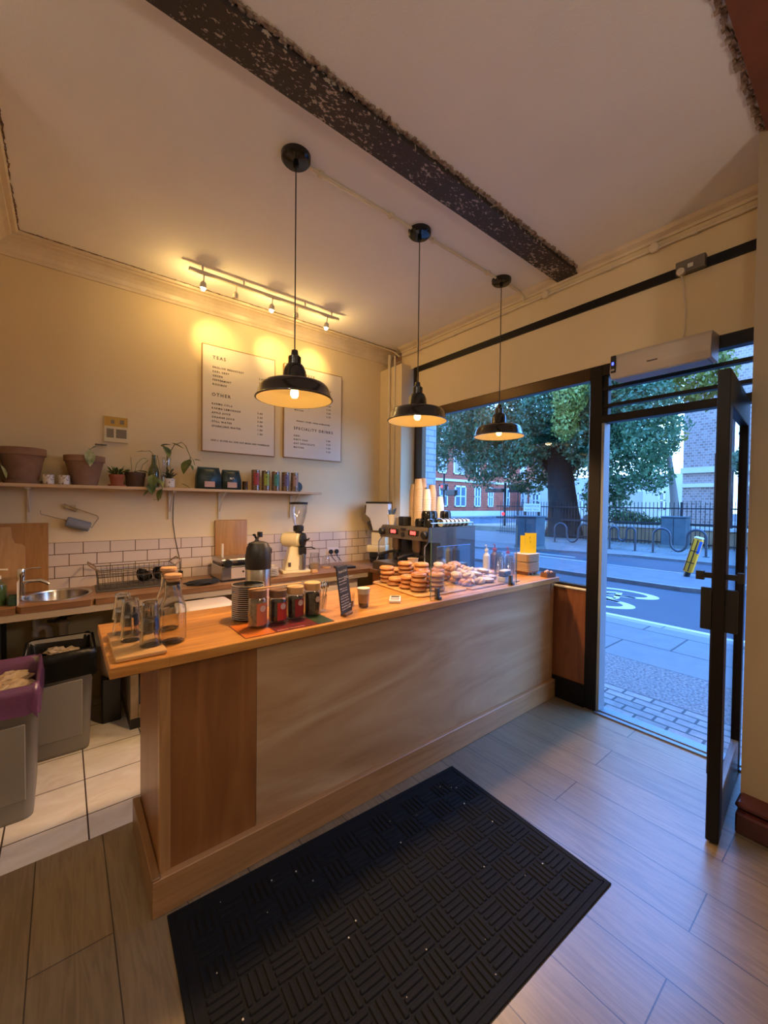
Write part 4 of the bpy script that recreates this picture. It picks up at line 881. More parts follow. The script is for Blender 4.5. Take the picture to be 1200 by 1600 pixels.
for x, y, a in ((.03, -.03, .5), (.15, .02, .7)):
    o = MB().lathe([(0, 0), (.03, 0), (.055, .03), (.062, .05), (.058, .05), (.05, .03), (.028, .006), (0, .006)]).build('bowl', blackg); o.location = (.44+x, 3.66+y, WZ+.055); o.rotation_euler = (a, .5, 0)
    tag(o, 'black bowl drying in the dish rack, '+('in front' if x < .1 else 'behind'), 'bowl', 'bowls in the dish rack')
t = thing('chopping_board', 'upright rectangular wooden board behind the sandwich grill', 'chopping board', (1.075, 3.812, WZ)); MB().box(0, .295, 0, .022, 0, .497, .012, seg=2).build('board', boardw, t)

t = thing('contact_grill', 'stainless steel sandwich press with black knob and handle', 'sandwich press', (1.12, 3.56, WZ), R(0))
MB().box(-.105, .20, -.15, .15, .012, .125, .004).build('body', steel, t); MB().box(-.11, .205, -.155, .155, .0, .014).build('base', black, t)
MB().box(-.03, .17, -.153, -.15, .02, .11, .001).build('control_panel', M('control panel', (.62, .50, .40), .3, metal=.4), t); MB().cyl((.07, -.153, .075), .008, .01, mat=RX(pi/2)).build('dial', black, t)
MB().box(-.10, .195, -.14, .14, .128, .145, .003).build('lower_plate', black, t); MB().box(-.105, .20, -.145, .145, .148, .185, .008, seg=2).build('lid', steel, t)
MB().box(.02, .18, -.175, -.150, .152, .172, .004).build('handle', black, t); MB().cyl((-.06, -.148, .152), .034, .04, bev=.006, mat=RX(pi/2)).build('knob', black, t)
MB().tube([(-.05, .02, .185), (-.05, .02, .25), (-.05, .02, .30)], .010).build('pepper_mill', wt, t)

# cream bulk grinder with glass hopper
t = thing('coffee_grinder', 'cream bulk coffee grinder with a tall glass hopper below the shelf end', 'coffee grinder', (1.70, 3.55, WZ), R(-12))
mb = MB(); b0 = [(-.055, -.07), (.075, -.07), (.075, .08), (-.055, .08)]; b1 = [(-.02, -.05), (.075, -.05), (.075, .06), (-.02, .06)]
mm = mb.bm; lo = [mm.verts.new((x-.02, y, .02)) for x, y in b0]; hi = [mm.verts.new((x, y, .25)) for x, y in b1]; mm.faces.new(lo[::-1]); mm.faces.new(hi)
for i in range(4): mm.faces.new((lo[i], lo[(i+1) % 4], hi[(i+1) % 4], hi[i]))
bmesh.ops.bevel(mm, geom=mm.edges[:], offset=.008, segments=2, affect='EDGES')
mb.build('column', creamp, t)
MB().box(-.10, .17, -.10, .10, 0, .025, .006, seg=2).build('base', creamp, t)
ax = RZ(R(-38)) @ RY(pi/2)
MB().lathe([(0, -.115), (.05, -.113), (.068, -.095), (.072, -.07), (.072, .06), (.064, .07), (.064, .085), (.0, .085)], (.02, 0, .31), 32, ax).build('motor_housing', creamp, t)
MB().lathe([(.066, .083), (.070, .088), (.066, .108), (.03, .116), (.0, .118)], (.02, 0, .31), 32, ax).lathe([(0, .116), (.016, .117), (.014, .135), (0, .137)], (.02, 0, .31), 16, ax).build('burr_cover', black, t)
MB().tube([(.12, -.08, .31), (.14, -.10, .315), (.145, -.10, .33)], .008).build('adjust_lever', black, t)
MB().lathe([(.034, 0), (.034, .02), (.05, .03), (.05, .075), (.034, .085), (0, .085)], (.06, -.03, .365)).build('hopper_collar', black, t)
MB().lathe([(.034, 0), (.055, .05), (.078, .14), (.083, .215), (.079, .215), (.074, .14), (.051, .05), (.030, 0)], (.06, -.03, .435), 32).build('hopper', ware, t)
MB().lathe([(0, 0), (.086, 0), (.088, .02), (0, .028)], (.06, -.03, .648), 32).build('hopper_lid', black, t)
MB().box(.055, .125, -.085, -.015, .17, .245, .005).tube([(.11, -.06, .235), (.17, -.10, .24), (.20, -.12, .225)], .006).build('chute', black, t)
MB().cyl((.095, -.06, .03), .028, .15).build('grounds_tumbler', steel, t)
MB().box(-.045, -.02, -.073, -.070, .06, .10).build('label', ink, t)

for k in range(5):
    o = MB().lathe([(0, 0), (.05, 0), (.073, .011), (.071, .013), (.048, .003), (0, .003)], seg=32).build('side_plate', M('warm white china', (.66, .60, .50), .2, coat=.4)); o.location = (1.455, 3.46, WZ+k*.0145); tag(o, 'cream side plate in the stack beside the grinder, '+('lowest', 'second lowest', 'middle', 'second from top', 'topmost')[k], 'plate', 'side plates beside the grinder')
o = MB().lathe([(0, 0), (.035, 0), (.05, .024), (.047, .024), (.033, .004), (0, .004)]).build('small_bowl', MATS['warm white china']); o.location = (1.455, 3.46, WZ+.0725); tag(o, 'small cream bowl resting on top of the side plates', 'bowl')
t = thing('glass_jug', 'clear glass jug with a handle beside the cream grinder', 'jug', (1.955, 3.56, WZ)); MB().lathe([(0, 0), (.052, 0), (.056, .01), (.054, .10), (.044, .14), (.048, .165), (.045, .165), (.041, .14), (.051, .10), (.052, .012), (0, .008)]).build('body', ware, t); MB().tube([(.05, -.02, .03), (.085, -.05, .05), (.085, -.05, .11), (.05, -.02, .13)], .006).build('handle', ware, t); MB().cyl((0, 0, .009), .049, .05).build('contents', M('oat beige', (.38, .26, .16), .7), t)
t = thing('glass_cloche', 'small glass dome on a wooden base near the sockets', 'cloche', (2.11, 3.60, WZ)); MB().cyl((0, 0, 0), .048, .012).build('base', lidw, t); MB().lathe([(.042, .012), (.042, .07), (.036, .10), (.018, .12), (0, .124)]).lathe([(0, .124), (.008, .13), (.01, .14), (0, .148)]).build('dome', ware, t)
o = MB().box(1.83, 1.89, 3.37, 3.41, WZ, WZ+.03, .004).build('wooden_block', lidw); tag(o, 'small pale block at the front edge beside the grinder', 'block')
t = thing('tablet', 'black slab shaped device lying on the worktop by the sockets', 'device', (2.25, 3.46, WZ), R(-8)); MB().box(-.10, .10, -.06, .06, 0, .022, .005).build('body', black, t)
t = thing('wall_socket', 'white double wall socket with two black plugs in the tiles', 'socket', (2.335, 3.842, 1.02))
MB().box(-.073, .073, -.010, 0, -.043, .043, .003).build('plate', M('socket white', (.70, .60, .58), .35), t)
for x in (-.035, .037): MB().cyl((x, -.010, -.002), .024, .03, bev=.005, mat=RX(pi/2)).tube([(x, -.03, -.02), (x+.01, -.03, -.06), (x+.05, -.05, -.11)], .004, 6).build('plug', black, t)

# ================================================================== second grinder and espresso machine
t = thing('espresso_grinder', 'white and black espresso grinder in the corner beside the espresso machine', 'coffee grinder', (2.80, 3.60, WZ), R(-50))
# local -X faces the barista/camera side
MB().cyl((0, 0, 0), .105, .05, bev=.01).build('base', black, t)
MB().box(-.09, .10, -.095, .095, .05, .12, .01).build('plinth', black, t)
MB().box(-.12, .10, -.10, .10, .12, .20, .012, seg=2).build('lower_body', creamp, t)
MB().box(-.075, .095, -.075, .075, .20, .34, .01).build('neck', creamp, t); MB().box(-.079, -.074, -.02, .02, .23, .31, .004).build('dark_inset', black, t); MB().box(-.079, -.074, .045, .06, .27, .295).build('switch', black, t)
MB().cyl((-.06, .0, .38), .055, .10, r2=.035, mat=RY(R(-35))).build('burr_chamber', M('grinder smoked body', (.05, .045, .04), .3), t)
mb = MB(); mm = mb.bm; P = [(-.05, .36), (.12, .36), (.125, .665), (-.13, .665), (-.14, .54), (-.09, .50)]
mb.prism(P, -.095, .095, mat=RX(pi/2) @ T(0, 0, 0), bev=.006); mb.build('upper_housing', white, t)
MB().box(-.146, -.132, -.09, .09, .555, .645, .002).build('name_plate', M('bronze name plate', (.08, .05, .02), .3, metal=.6), t)
MB().lathe([(0, 0), (.035, 0), (.035, .003), (0, .003)], (-.1462, 0, .60), 24, RY(-pi/2) @ Matrix.Diagonal((.45, 1, 1, 1))).build('badge', M('badge gold', (.6, .5, .35), .4), t)
MB().box(-.135, .13, -.098, .098, .665, .685, .004).build('lid', black, t)
MB().tube([(-.10, 0, .30), (-.15, 0, .31), (-.155, 0, .36)], .01).build('portafilter_fork', chrome, t)

t = thing('espresso_machine', 'two group steel espresso machine with red digital displays facing the barista', 'espresso machine', (2.43, 2.41, WZ))
mach = M('machine brown steel', (.20, .16, .13), .32, metal=.7); machd = M('machine dark steel', (.05, .05, .055), .22, metal=.6); mirror = M('polished side', (.30, .32, .34), .08, metal=1)
for x in (.06, .48):
    for y in (.06, .60): MB().cyl((x, y, 0), .022, .04).build('foot', black, t)
MB().box(-.12, .56, .01, .66, .04, .115, .006).build('drip_tray', M('drip tray', (.10, .075, .06), .35, metal=.6), t)
MB().box(-.11, .10, .03, .64, .1155, .12).build('drip_grate', M('drip grate', (.22, .18, .15), .3, metal=.8), t)
MB().box(.12, .56, .02, .65, .115, .34, .004).build('body', machd, t)
mb = MB(); mb.prism([(0, .46), (-.015, .44), (-.03, .345), (.56, .335), (.56, .46)], 0, .66, mat=RX(pi/2) @ Matrix.Diagonal((1, 1, -1, 1)) @ T(0, 0, 0)); mb.build('upper_body', mach, t)
MB().prism([(-.035, .465), (.57, .465), (.57, .05), (.20, .05), (.10, .33), (-.04, .34)], 0, .012, mat=RX(pi/2)).build('side_panel', machd, t)
MB().box(.06, .50, -.016, -.0125, .09, .30, .01).build('side_mirror', mirror, t)
MB().cyl((-.016, .035, .40), .034, .05, bev=.008, mat=RY(-pi/2)).build('steam_knob', black, t); MB().cyl((-.016, .615, .40), .034, .05, bev=.008, mat=RY(-pi/2)).build('steam_knob', black, t)
disp = M('display black', (.01, .01, .01), .2); digit = M('red digits', (1, .04, .03), .4, emit=7, ecol=(1, .05, .04))
for y in (.46, .19):
    d_ = MB().box(-.032, -.012, y-.062, y+.062, .385, .43).build('display', disp, t)
    MB().text('000', .045, T(-.0335, y, .392) @ FACE_MX, 'CENTER', 1.1, bold=.0012).build('digits', digit, d_)
MB().cyl((-.028, .325, .385), .024, .008, mat=RY(-pi/2)).box(-.034, -.02, .295, .355, .43, .445).build('pressure_gauge', machd, t)
for y in (.48, .20):
    g = MB().cyl((.03, y, .25), .045, .095).cyl((.03, y, .225), .036, .03).build('group_head', M('group brass', (.20, .14, .09), .3, metal=.9), t)
    MB().cyl((.03, y, .205), .038, .03).tube([(.0, y, .222), (-.06, y+.015, .215), (-.12, y+.03, .20), (-.16, y+.04, .185)], [.012, .013, .016, .014], 10).tube([(.03, y, .21), (.03, y, .17)], .012).build('portafilter', black, t)
for y, s_ in ((.655, 1), (.02, -1)): MB().tube([(-.01, y, .34), (-.05, y, .30), (-.05, y, .16), (-.07, y, .12)], .006).build('steam_wand', chrome, t)
MB().tube([(0, .0, .50), (.55, .0, .50)], .0035).tube([(.55, 0, .50), (.55, .64, .50)], .0035).build('cup_rail', chrome, t)
for x, y in ((.02, 0), (.55, 0), (.55, .64)): MB().cyl((x, y, .46), .005, .04).build('rail_post', chrome, t)
MZ = WZ+.461
# cups on the machine
mugp = MB().lathe([(.026, .056), (.04, .052), (.046, .03), (.046, 0), (.043, 0), (.042, .028), (.037, .048), (0, .050)][::-1]).lathe([(0, .056), (.026, .056)]).build('espresso_cup', blackg)
hd = MB().tube([(.044, 0, .012), (.062, 0, .018), (.064, 0, .036), (.044, 0, .044)], .005).build('handle', blackg, mugp)
i = 0
for cx, cy in [(2.48, 2.48), (2.49, 2.60), (2.57, 2.555), (2.62, 2.645), (2.665, 2.555), (2.74, 2.63), (2.76, 2.54), (2.85, 2.55), (2.85, 2.645), (2.935, 2.60)]:
    o = mugp if i == 0 else dup(mugp); o.location = (cx, cy, MZ); o.scale = (1.12, 1.12, 1.35); o.rotation_euler = (0, 0, rnd.uniform(0, 6)); tag(o, 'black cup turned upside down among the row on top of the espresso machine', 'cup', 'black cups on the espresso machine'); i += 1
for i, (cx, cy) in enumerate([(2.53, 2.56), (2.62, 2.59), (2.80, 2.59)]):
    o = dup(mugp); o.location = (cx, cy, MZ+.0765); o.scale = (1.12, 1.12, 1.2); o.rotation_euler = (0, 0, 2*i); tag(o, 'black cup of the second layer heaped on the espresso machine cups', 'cup', 'upper black cups on the espresso machine')
kr = M('kraft paper cup', (.42, .30, .19), .7); wc = M('white paper cup', (.62, .58, .54), .6)
def paper_cup(m, r=.042, h=.095):
    o = MB().lathe([(0, h), (r*.70, h), (r, .004), (r*1.05, .002), (r*1.05, 0), (r*.96, 0), (r*.66, h-.006), (0, h-.008)], seg=24).build('paper_cup', m); return o
kc = paper_cup(kr); wcp = paper_cup(wc); used = set()
for nm, src, (cx, cy), n_, lb in [('a', kc, (2.59, 2.80), 14, 'kraft paper cup in the tower nearest the grinder on the espresso machine'), ('b', kc, (2.55, 2.70), 16, 'kraft paper cup in the tallest tower on the espresso machine'), ('c', wcp, (2.66, 2.70), 12, 'white paper cup in the tower behind the kraft ones'),
                                   ('d', kc, (2.77, 2.74), 14, 'kraft paper cup in the tower furthest back by the window'), ('e', kc, (2.75, 2.845), 17, 'kraft paper cup in the tower standing against the window glass'), ('f', wcp, (2.87, 2.73), 9, 'white paper cup in the shortest tower by the window')]:
    for k in range(n_):
        o = src if src.name not in used else dup(src); used.add(src.name)
        o.location = (cx, cy, MZ+k*.0225); tag(o, lb, 'paper cup', 'paper cups: '+lb.split(' in ')[1])
t = thing('stick_cup', 'white paper cup holding blue wrapped sticks on the espresso machine', 'cup', (2.475, 2.985, MZ)); MB().lathe([(0, 0), (.032, 0), (.042, .10), (.040, .10), (.030, .004), (0, .004)]).build('cup', wc, t)
mb = MB(); q = random.Random(4)
for k in range(9): a = q.uniform(0, 6); mb.tube([(.01*cos(a), .01*sin(a), .02), (.034*cos(a), .034*sin(a), .14+q.uniform(0, .02))], .005, 5)
mb.build('stick', M('blue wrapper', (.05, .13, .30), .5), t)['kind'] = 'stuff'; MB().tube([(0, 0, .03), (.0, -.07, .165)], .004, 6).build('spoon', steel, t)
o = MB().lathe([(0, 0), (.03, 0), (.032, .07), (.030, .07), (.028, .004), (0, .004)]).build('shot_tin', steel); o.location = (2.475, 2.885, MZ); tag(o, 'small steel tin between the stick cup and the black box', 'tin')
o = MB().box(2.44, 2.53, 2.765, 2.85, MZ, MZ+.085, .006).build('black_box', black); tag(o, 'square black box on the espresso machine in front of the cup towers', 'box')
cupring = MB().lathe([(.0365, 0), (.0375, .003), (.0365, .010), (.030, .013), (.026, .048), (.0, .048)], seg=24).lathe([(.0355, .0), (.026, .04), (0, .04)], seg=24).build('glass_tumbler', M('greenish grey cup', (.34, .38, .38), .15, coat=.5))
for k in range(7):
    o = cupring if k == 0 else dup(cupring); o.location = (2.60+k*.054, 2.462, MZ+.038); o.rotation_euler = (0, R(84), 0); tag(o, 'grey tumbler lying nested in the row along the machine edge', 'tumbler', 'row of tumblers on the espresso machine')

# ================================================================== ON THE COUNTER
# tray, glasses, carafes
o = MB().box(.138, .30, 1.655, 2.02, CT, CT+.016, .006, seg=2).build('serving_tray', traym); tag(o, 'rounded wooden serving tray at the left end of the counter', 'tray')
def tumbler(h=.105, r=.036):
    return MB().lathe([(0, h), (r*.70, h), (r*.74, h-.004), (r*.82, h*.55), (r, 0), (r*.93, 0), (r*.75, h*.55), (r*.66, h-.012), (0, h-.012)], seg=40, flute=.03, nf=10).build('water_glass', realg)
tb = tumbler(); first = True
for cx, cy, dz, lb in [(.190, 1.975, 0, 'ridged water glass at the back left of the tray, lower of its stack'), (.190, 1.975, .062, 'ridged water glass topping the back left stack'), (.262, 1.93, 0, 'ridged water glass at the back right of the tray'),
                       (.205, 1.855, 0, 'ridged water glass in the middle of the tray, lower of its stack'), (.205, 1.855, .062, 'ridged water glass topping the middle stack'), (.256, 1.745, 0, 'ridged water glass at the front of the tray, lower of its stack'), (.256, 1.745, .062, 'ridged water glass topping the front stack')]:
    o = tb if first else dup(tb); first = False; o.location = (cx, cy, CT+.0165+dz); tag(o, lb, 'glass', 'upside down water glasses on the tray')
cork = M('cork', (.52, .26, .12), .7, noise=(50, (.62, .34, .17)))
def carafe(x, y, lb, k=1):
    t = thing('water_carafe', lb, 'carafe', (x, y, CT), group='water carafes on the counter'); P = [(0, .004), (.040, .004), (.048, .012), (.049, .13), (.046, .15), (.031, .195), (.029, .245), (.031, .248)]
    MB().lathe([(0, 0)]+[(r, z) for r, z in P[1:]]+[(r-.003, z) for r, z in P[::-1][:-1]]+[(0, .010)], seg=36).build('bottle', realg, t)
    MB().cyl((0, 0, .232), .0255, .03).cyl((0, 0, .258), .0335, .016, bev=.003).build('stopper', cork, t)
    MB().box(-.022, -.004, -.0485, -.0475, .150, .158).build('printed_mark', ink, t)
carafe(.343, 1.79, 'clear glass water carafe with cork stopper, in front beside the tray'); carafe(.362, 1.985, 'second corked water carafe standing behind the first')

flyer = thing('flyer', 'glossy orange, red and green flyer under the row of jars', 'flyer', (.585, 1.645, CT)); MB().box(0, .43, 0, .215, 0, .0015).build('sheet', M('flyer dark red', (.16, .012, .018), .3, noise=(40, (.06, .02, .02))), flyer)
MB().box(.003, .135, .003, .212, .0015, .002).build('orange_panel', M('flyer orange', (.50, .13, .02), .3), flyer); MB().box(.345, .428, .003, .212, .0015, .002).build('green_panel', M('flyer green', (.03, .06, .02), .3), flyer)
MB().text('ZERO WASTE', .022, T(.145, .012, .0018), 'LEFT').build('lettering', M('flyer pink', (.65, .25, .22), .4), flyer)
sc = MB().lathe([(0, 0), (.042, 0), (.052, .004), (.0745, .0095), (.0745, .0115), (.05, .007), (0, .004)], seg=36).build('saucer', blackg)
MB().lathe([(.0735, .0093), (.0755, .0097), (.0758, .0118), (.0735, .0118)], seg=36).build('rim', M('white enamel rim', (.62, .55, .48), .3), sc)
for k in range(17):
    o = sc if k == 0 else dup(sc); o.location = (.700+.0006*(k % 3), 1.935, CT+.002+k*.0097); tag(o, 'black saucer with a white rim in the tall stack behind the jars', 'saucer', 'black saucers stacked behind the jars')
def jar(x, y, h, fill, lab, lb, logo=True, r=.042, lid=lidw):
    t = thing('storage_jar', lb, 'jar', (x, y, CT+.002), R(12))
    MB().lathe([(0, 0), (r-.006, 0), (r, .008), (r, h-.045), (r-.005, h-.034), (r-.008, h-.036), (r-.003, h-.046), (r-.003, .01), (0, .006)], seg=36).build('glass', ware, t)
    if fill is leaf: pass
    MB().cyl((0, 0, .008), r-.005, (h-.055)*.93, bev=.004).build('contents', fill, t)
    MB().cyl((0, 0, h-.036), r-.001, .036, bev=.003, seg=32).build('lid', lid, t)
    if lab:
        mb = MB(); r_ = r+.0008
        for i in range(6): a, b_ = R(-128+i*12), R(-128+(i+1)*12); mb.poly([(r_*cos(a), r_*sin(a), .016), (r_*cos(b_), r_*sin(b_), .016), (r_*cos(b_), r_*sin(b_), h-.058), (r_*cos(a), r_*sin(a), h-.058)])
        mb.build('label', lab, t)
    a = R(-92); m = T((r+.0015)*cos(a), (r+.0015)*sin(a), h*.52) @ RZ(a+pi/2) @ RX(pi/2)
    MB().lathe([(0, 0), (.014, 0), (.014, .001), (0, .001)], seg=24, mat=m).build('logo', M('jar logo', (.55, .40, .36), .5), t)
    return t
darklid = wood('dark jar lid', (.12, .055, .03), (.18, .09, .05), 0, 6, .45, 8)
def fillm(n, a, b_): return M(n, a, .8, noise=(38, b_), bump=(60, 1))
jar(.685, 1.772, .172, fillm('ginger pieces', (.16, .10, .06), (.40, .29, .18)), M('orange jar label', (.48, .13, .06), .5), 'jar of pale dried pieces with an orange label, first of the row', lid=darklid)
jar(.790, 1.790, .156, fillm('dark tea', (.008, .004, .004), (.018, .008, .007)), M('red jar label', (.45, .025, .02), .5), 'dark jar with a bright red label, second of the row', lid=darklid)
jar(.884, 1.800, .158, fillm('black tea', (.008, .005, .005), (.03, .015, .012)), M('crimson jar label', (.25, .015, .018), .5), 'dark jar with a crimson label, third of the row')
jar(.978, 1.800, .166, fillm('coffee beans', (.012, .008, .006), (.035, .022, .016)), None, 'black filled jar with a thick bamboo lid, last of the row')
o = MB().box(-.135, .135, -.009, -.003, 0, .004, .0015).box(-.135, .135, .003, .009, 0, .004, .0015).box(-.135, -.10, -.009, .009, 0, .004).build('wooden_tongs', boardp); o.location = (.775, 1.775, CT+.1745); o.rotation_euler = (0, R(.6), R(6)); tag(o, 'wooden tongs lying across the lids of the jars', 'tongs')
t = thing('spoon_glass', 'glass full of upright teaspoons behind the chalk menu', 'glass', (1.055, 1.845, CT)); MB().lathe([(0, 0), (.024, 0), (.032, .085), (.030, .085), (.022, .006), (0, .006)]).build('glass', ware, t)
q = random.Random(9)
for k in range(9):
    a = 2*pi*k/9+q.uniform(-.2, .2); r0, r1 = .012, .03
    MB().tube([(r0*cos(a), r0*sin(a), .012), (r1*cos(a), r1*sin(a), .12)], .002, 6).sphere((r1*1.08*cos(a), r1*1.08*sin(a), .138), .011, (.8, .8, 1.6), 1).build('teaspoon', chrome, t)
t = thing('chalk_menu', 'narrow black chalk menu standing on a wooden block', 'chalkboard', (1.125, 1.70, CT), R(30))
MB().box(-.04, .04, -.012, .02, 0, .014, .002).build('block', darklid, t)
MB().box(-.058, .058, -.002, .003, 0, .235).xf(T(0, .004, .012) @ RX(R(-8))).build('board', M('chalkboard', (.022, .022, .026), .6), t)
mb = MB(); TT = T(0, .004, .012) @ RX(R(-8)); chalk = M('chalk lettering', (.45, .42, .42), .8)
mb.text('Bagels & Deli', .0165, TT @ T(0, -.003, .205) @ FACE_MY, 'CENTER', 1, bold=.0005).box(-.05, .05, -.0035, -.0025, .192, .195)
q = random.Random(12); mb2 = MB()
for i, z in enumerate([.176, .160, .146, .122, .110, .086, .074, .060, .046, .032, .020]):
    x = -.05
    while x < .03: w_ = q.uniform(.01, .022); mb2.box(x, x+w_, -.0032, -.0025, z, z+q.uniform(.003, .006)); x += w_+.005
mb.build('lettering', chalk, t); mb2.xf(TT).build('handwriting', chalk, t)['kind'] = 'stuff'
t = thing('latte_glass', 'layered milky coffee in a tall glass cup near the chalk menu', 'coffee', (1.278, 1.775, CT)); MB().lathe([(0, 0), (.027, 0), (.037, .105), (.0395, .107), (.035, .107), (.025, .005), (0, .005)]).build('glass', ware, t)
MB().cyl((0, 0, .006), .0255, .02, r2=.0275).build('coffee_layer', M('dark coffee', (.03, .012, .006), .3), t); MB().cyl((0, 0, .026), .0275, .05, r2=.032).build('milk_layer', M('milky coffee', (.40, .22, .10), .4), t); MB().lathe([(.032, .076), (.035, .10), (.036, .106), (0, .106)]).build('foam', M('milk foam', (.70, .60, .48), .6), t)
t = thing('sugar_glass', 'low clear glass half filled with brown sugar behind the coffee', 'glass', (1.222, 1.845, CT)); MB().lathe([(0, 0), (.036, 0), (.038, .07), (.036, .07), (.034, .005), (0, .005)]).build('glass', ware, t); MB().cyl((0, 0, .006), .0335, .028).build('sugar', M('brown sugar', (.38, .22, .10), .9, bump=(90, .5)), t)
t = thing('card_reader', 'white card reader with keypad lying on the counter', 'card reader', (1.512, 1.785, CT), R(-42)); MB().box(-.033, .033, -.062, .062, 0, .018, .006, seg=2).build('body', M('reader white', (.75, .72, .70), .3), t)
MB().box(-.024, .024, .015, .045, .018, .0188).build('screen', black, t)
for j in range(4): MB().box(-.026, .026, -.052+j*.015, -.046+j*.015, .018, .0195, .001).build('keys', M('key grey', (.25, .23, .23), .5), t)

t = thing('airpot', 'steel airpot flask with a black pump lid standing at the back of the counter', 'flask', (.832, 2.145, CT), R(20))
MB().lathe([(0, 0), (.064, 0), (.067, .006), (.067, .205), (.0655, .209)], seg=40).build('body', steel, t)
MB().lathe([(.0675, .205), (.0685, .215), (.0685, .275), (.062, .32), (.050, .345), (.03, .352), (0, .354)], seg=40).build('pump_lid', M('airpot black', (.012, .011, .011), .4), t)
MB().box(.045, .085, -.022, .022, .275, .315, .008).build('spout', black, t); MB().tube([(-.03, 0, .345), (-.01, 0, .365), (.005, 0, .385), (.012, 0, .395)], .007).tube([(.03, .03, .345), (-.01, .01, .375), (-.035, -.01, .392), (-.05, -.02, .392)], .006).box(.0, .022, -.012, .012, .375, .405, .003).build('lever', black, t)

# bagels
bread = M('baked bagel crust', (.38, .135, .032), .42, noise=(22, (.54, .24, .07)), bump=(30, .15)); bread2 = M('dark baked crust', (.25, .08, .022), .42, noise=(22, (.40, .155, .045)), bump=(30, .15)); crumbm = M('bagel crumb', (.72, .56, .34), .8, bump=(50, .3)); seedm = M('pale seeds', (.72, .60, .42), .6); glaze = M('icing glaze', (.72, .58, .50), .25, coat=.5)
def bagel(m, seeds=False, icing=False, R0=.034, r=.0185, fz=.78):
    n = 14; P = [(R0+r*cos(2*pi*k/n), r*fz*(sin(2*pi*k/n)+1)) for k in range(n+1)]
    o = MB().lathe(P, seg=32).build('bagel', m)
    MB().lathe([(R0+r*1.004*cos(a), r*fz*(sin(a)*1.004+1)) for a in (-.10, 0, .10)], seg=32).build('cut_line', crumbm, o)
    if seeds:
        mb = MB(); q = random.Random(4)
        for k in range(70): a = q.uniform(0, 2*pi); b_ = q.uniform(.3, 2.8); mb.sphere(((R0+r*cos(b_))*cos(a), (R0+r*cos(b_))*sin(a), r*fz*(1+sin(b_))), .0022, (1, 1, .5), 1)
        mb.build('seeds', seedm, o)['kind'] = 'stuff'
    if icing:
        MB().lathe([(R0+(r+.001)*cos(a), r*fz*(1+sin(a))+.0012) for a in [.5+k*.21 for k in range(11)]], seg=32).build('icing', glaze, o)
    return o
protos = [bagel(bread), bagel(bread2), bagel(bread, seeds=True)]
seenp = set(); q = random.Random(21); BH = .0292
def put_bagel(k, x, y, z, rx=0, ry=0, lb='', grp=None):
    src = protos[k]; o = src if k not in seenp else dup(src); seenp.add(k); o.location = (x, y, z); o.rotation_euler = (rx, ry, q.uniform(0, 6)); tag(o, lb, 'bagel', grp); return o
TZ = CT+.012
o = MB().prism([(1.665, 1.765), (1.69, 1.745), (1.83, 1.725), (2.08, 1.725), (2.10, 1.745), (2.10, 2.27), (2.08, 2.29), (1.735, 2.29), (1.715, 2.27)], CT, TZ, bev=.004).build('wooden_board', traym); tag(o, 'wooden board under the bagel piles, left of the guard glass', 'board')
o = MB().box(2.11, 2.66, 1.70, 2.20, CT, TZ, .004).build('wooden_board', boardp); tag(o, 'wooden board under the pastries behind the guard glass', 'board')
stacks = [(1.785, 2.195, 4, 'the stack at the far left end'), (1.768, 2.085, 2, 'the lowest pile of two at the board edge'), (1.772, 1.965, 3, 'the stack of three at the board edge'), (1.772, 1.858, 4, 'the front stack of four left of the glass edge'), (1.872, 1.800, 4, 'the front stack of four behind the glass'),
          (1.895, 2.13, 5, 'the tall stack in the middle at the back'), (1.955, 2.03, 5, 'the seeded stack at the back'), (1.905, 2.24, 3, 'the back corner pile'), (1.875, 1.93, 4, 'the stack behind the front one'), (1.99, 1.91, 4, 'the inner stack behind the glass'), (1.99, 2.17, 4, 'the rear stack by the machine'), (2.035, 2.03+.12-.01, 0, '')]
names = ('bottom', 'second', 'third', 'fourth', 'top')
for i, (x, y, n_, s_) in enumerate(stacks):
    for k in range(n_):
        top = k == n_-1; kk = 2 if 'seeded' in s_ else (1 if q.random() < .4 else 0)
        jx, jy = (q.uniform(-.004, .004), q.uniform(-.004, .004))
        put_bagel(kk, x+jx, y+jy, TZ+.0005+k*BH, 0, 0, '%s bagel, %s of %s' % (('golden', 'darker brown', 'seeded')[kk], 'top' if top else names[k], s_), 'bagels on the board')
# pastries behind the glass
pas = M('glazed pastry', (.50, .22, .10), .35, noise=(18, (.66, .38, .22)), coat=.3, bump=(25, .3)); pink = M('sugared pastry', (.62, .42, .33), .6, noise=(30, (.75, .62, .55)), bump=(40, .4)); choc = M('chocolate crumb', (.045, .02, .015), .8, bump=(60, .8))
def twist(m):
    mb = MB()
    for k in range(2):
        mb.tube([((.036+.010*cos(3*a+k*pi))*cos(a), (.036+.010*cos(3*a+k*pi))*sin(a), .022+.009*sin(3*a+k*pi)) for a in [2*pi*i/30 for i in range(30)]], .0145, 10, closed=True)
    return mb.build('pastry', m)
def croissant(m):
    mb = MB(); pts = []; rr = []
    for i in range(17): u = i/16*2-1; a = u*1.15; pts.append((.055*sin(a), .045*cos(a)-.03, .024)); rr.append(.007+.020*(1-abs(u)**1.6)*(.88+.12*cos(i*pi)))
    return mb.tube(pts, rr, 12).build('pastry', m)
def bun(m): return MB().sphere((0, 0, .024), .04, (1, 1, .62), 3, disp=.05).build('pastry', m)
P3 = [croissant(pas), twist(pas), twist(pink), bun(pink), bun(pas)]; ic = bagel(bread2, icing=True); ic.name = 'iced_ring'; P3.append(ic); nmz = ('golden croissant', 'glazed twisted ring', 'sugared twisted ring', 'round sugared bun', 'round glazed bun', 'iced ring'); sp_ = set()
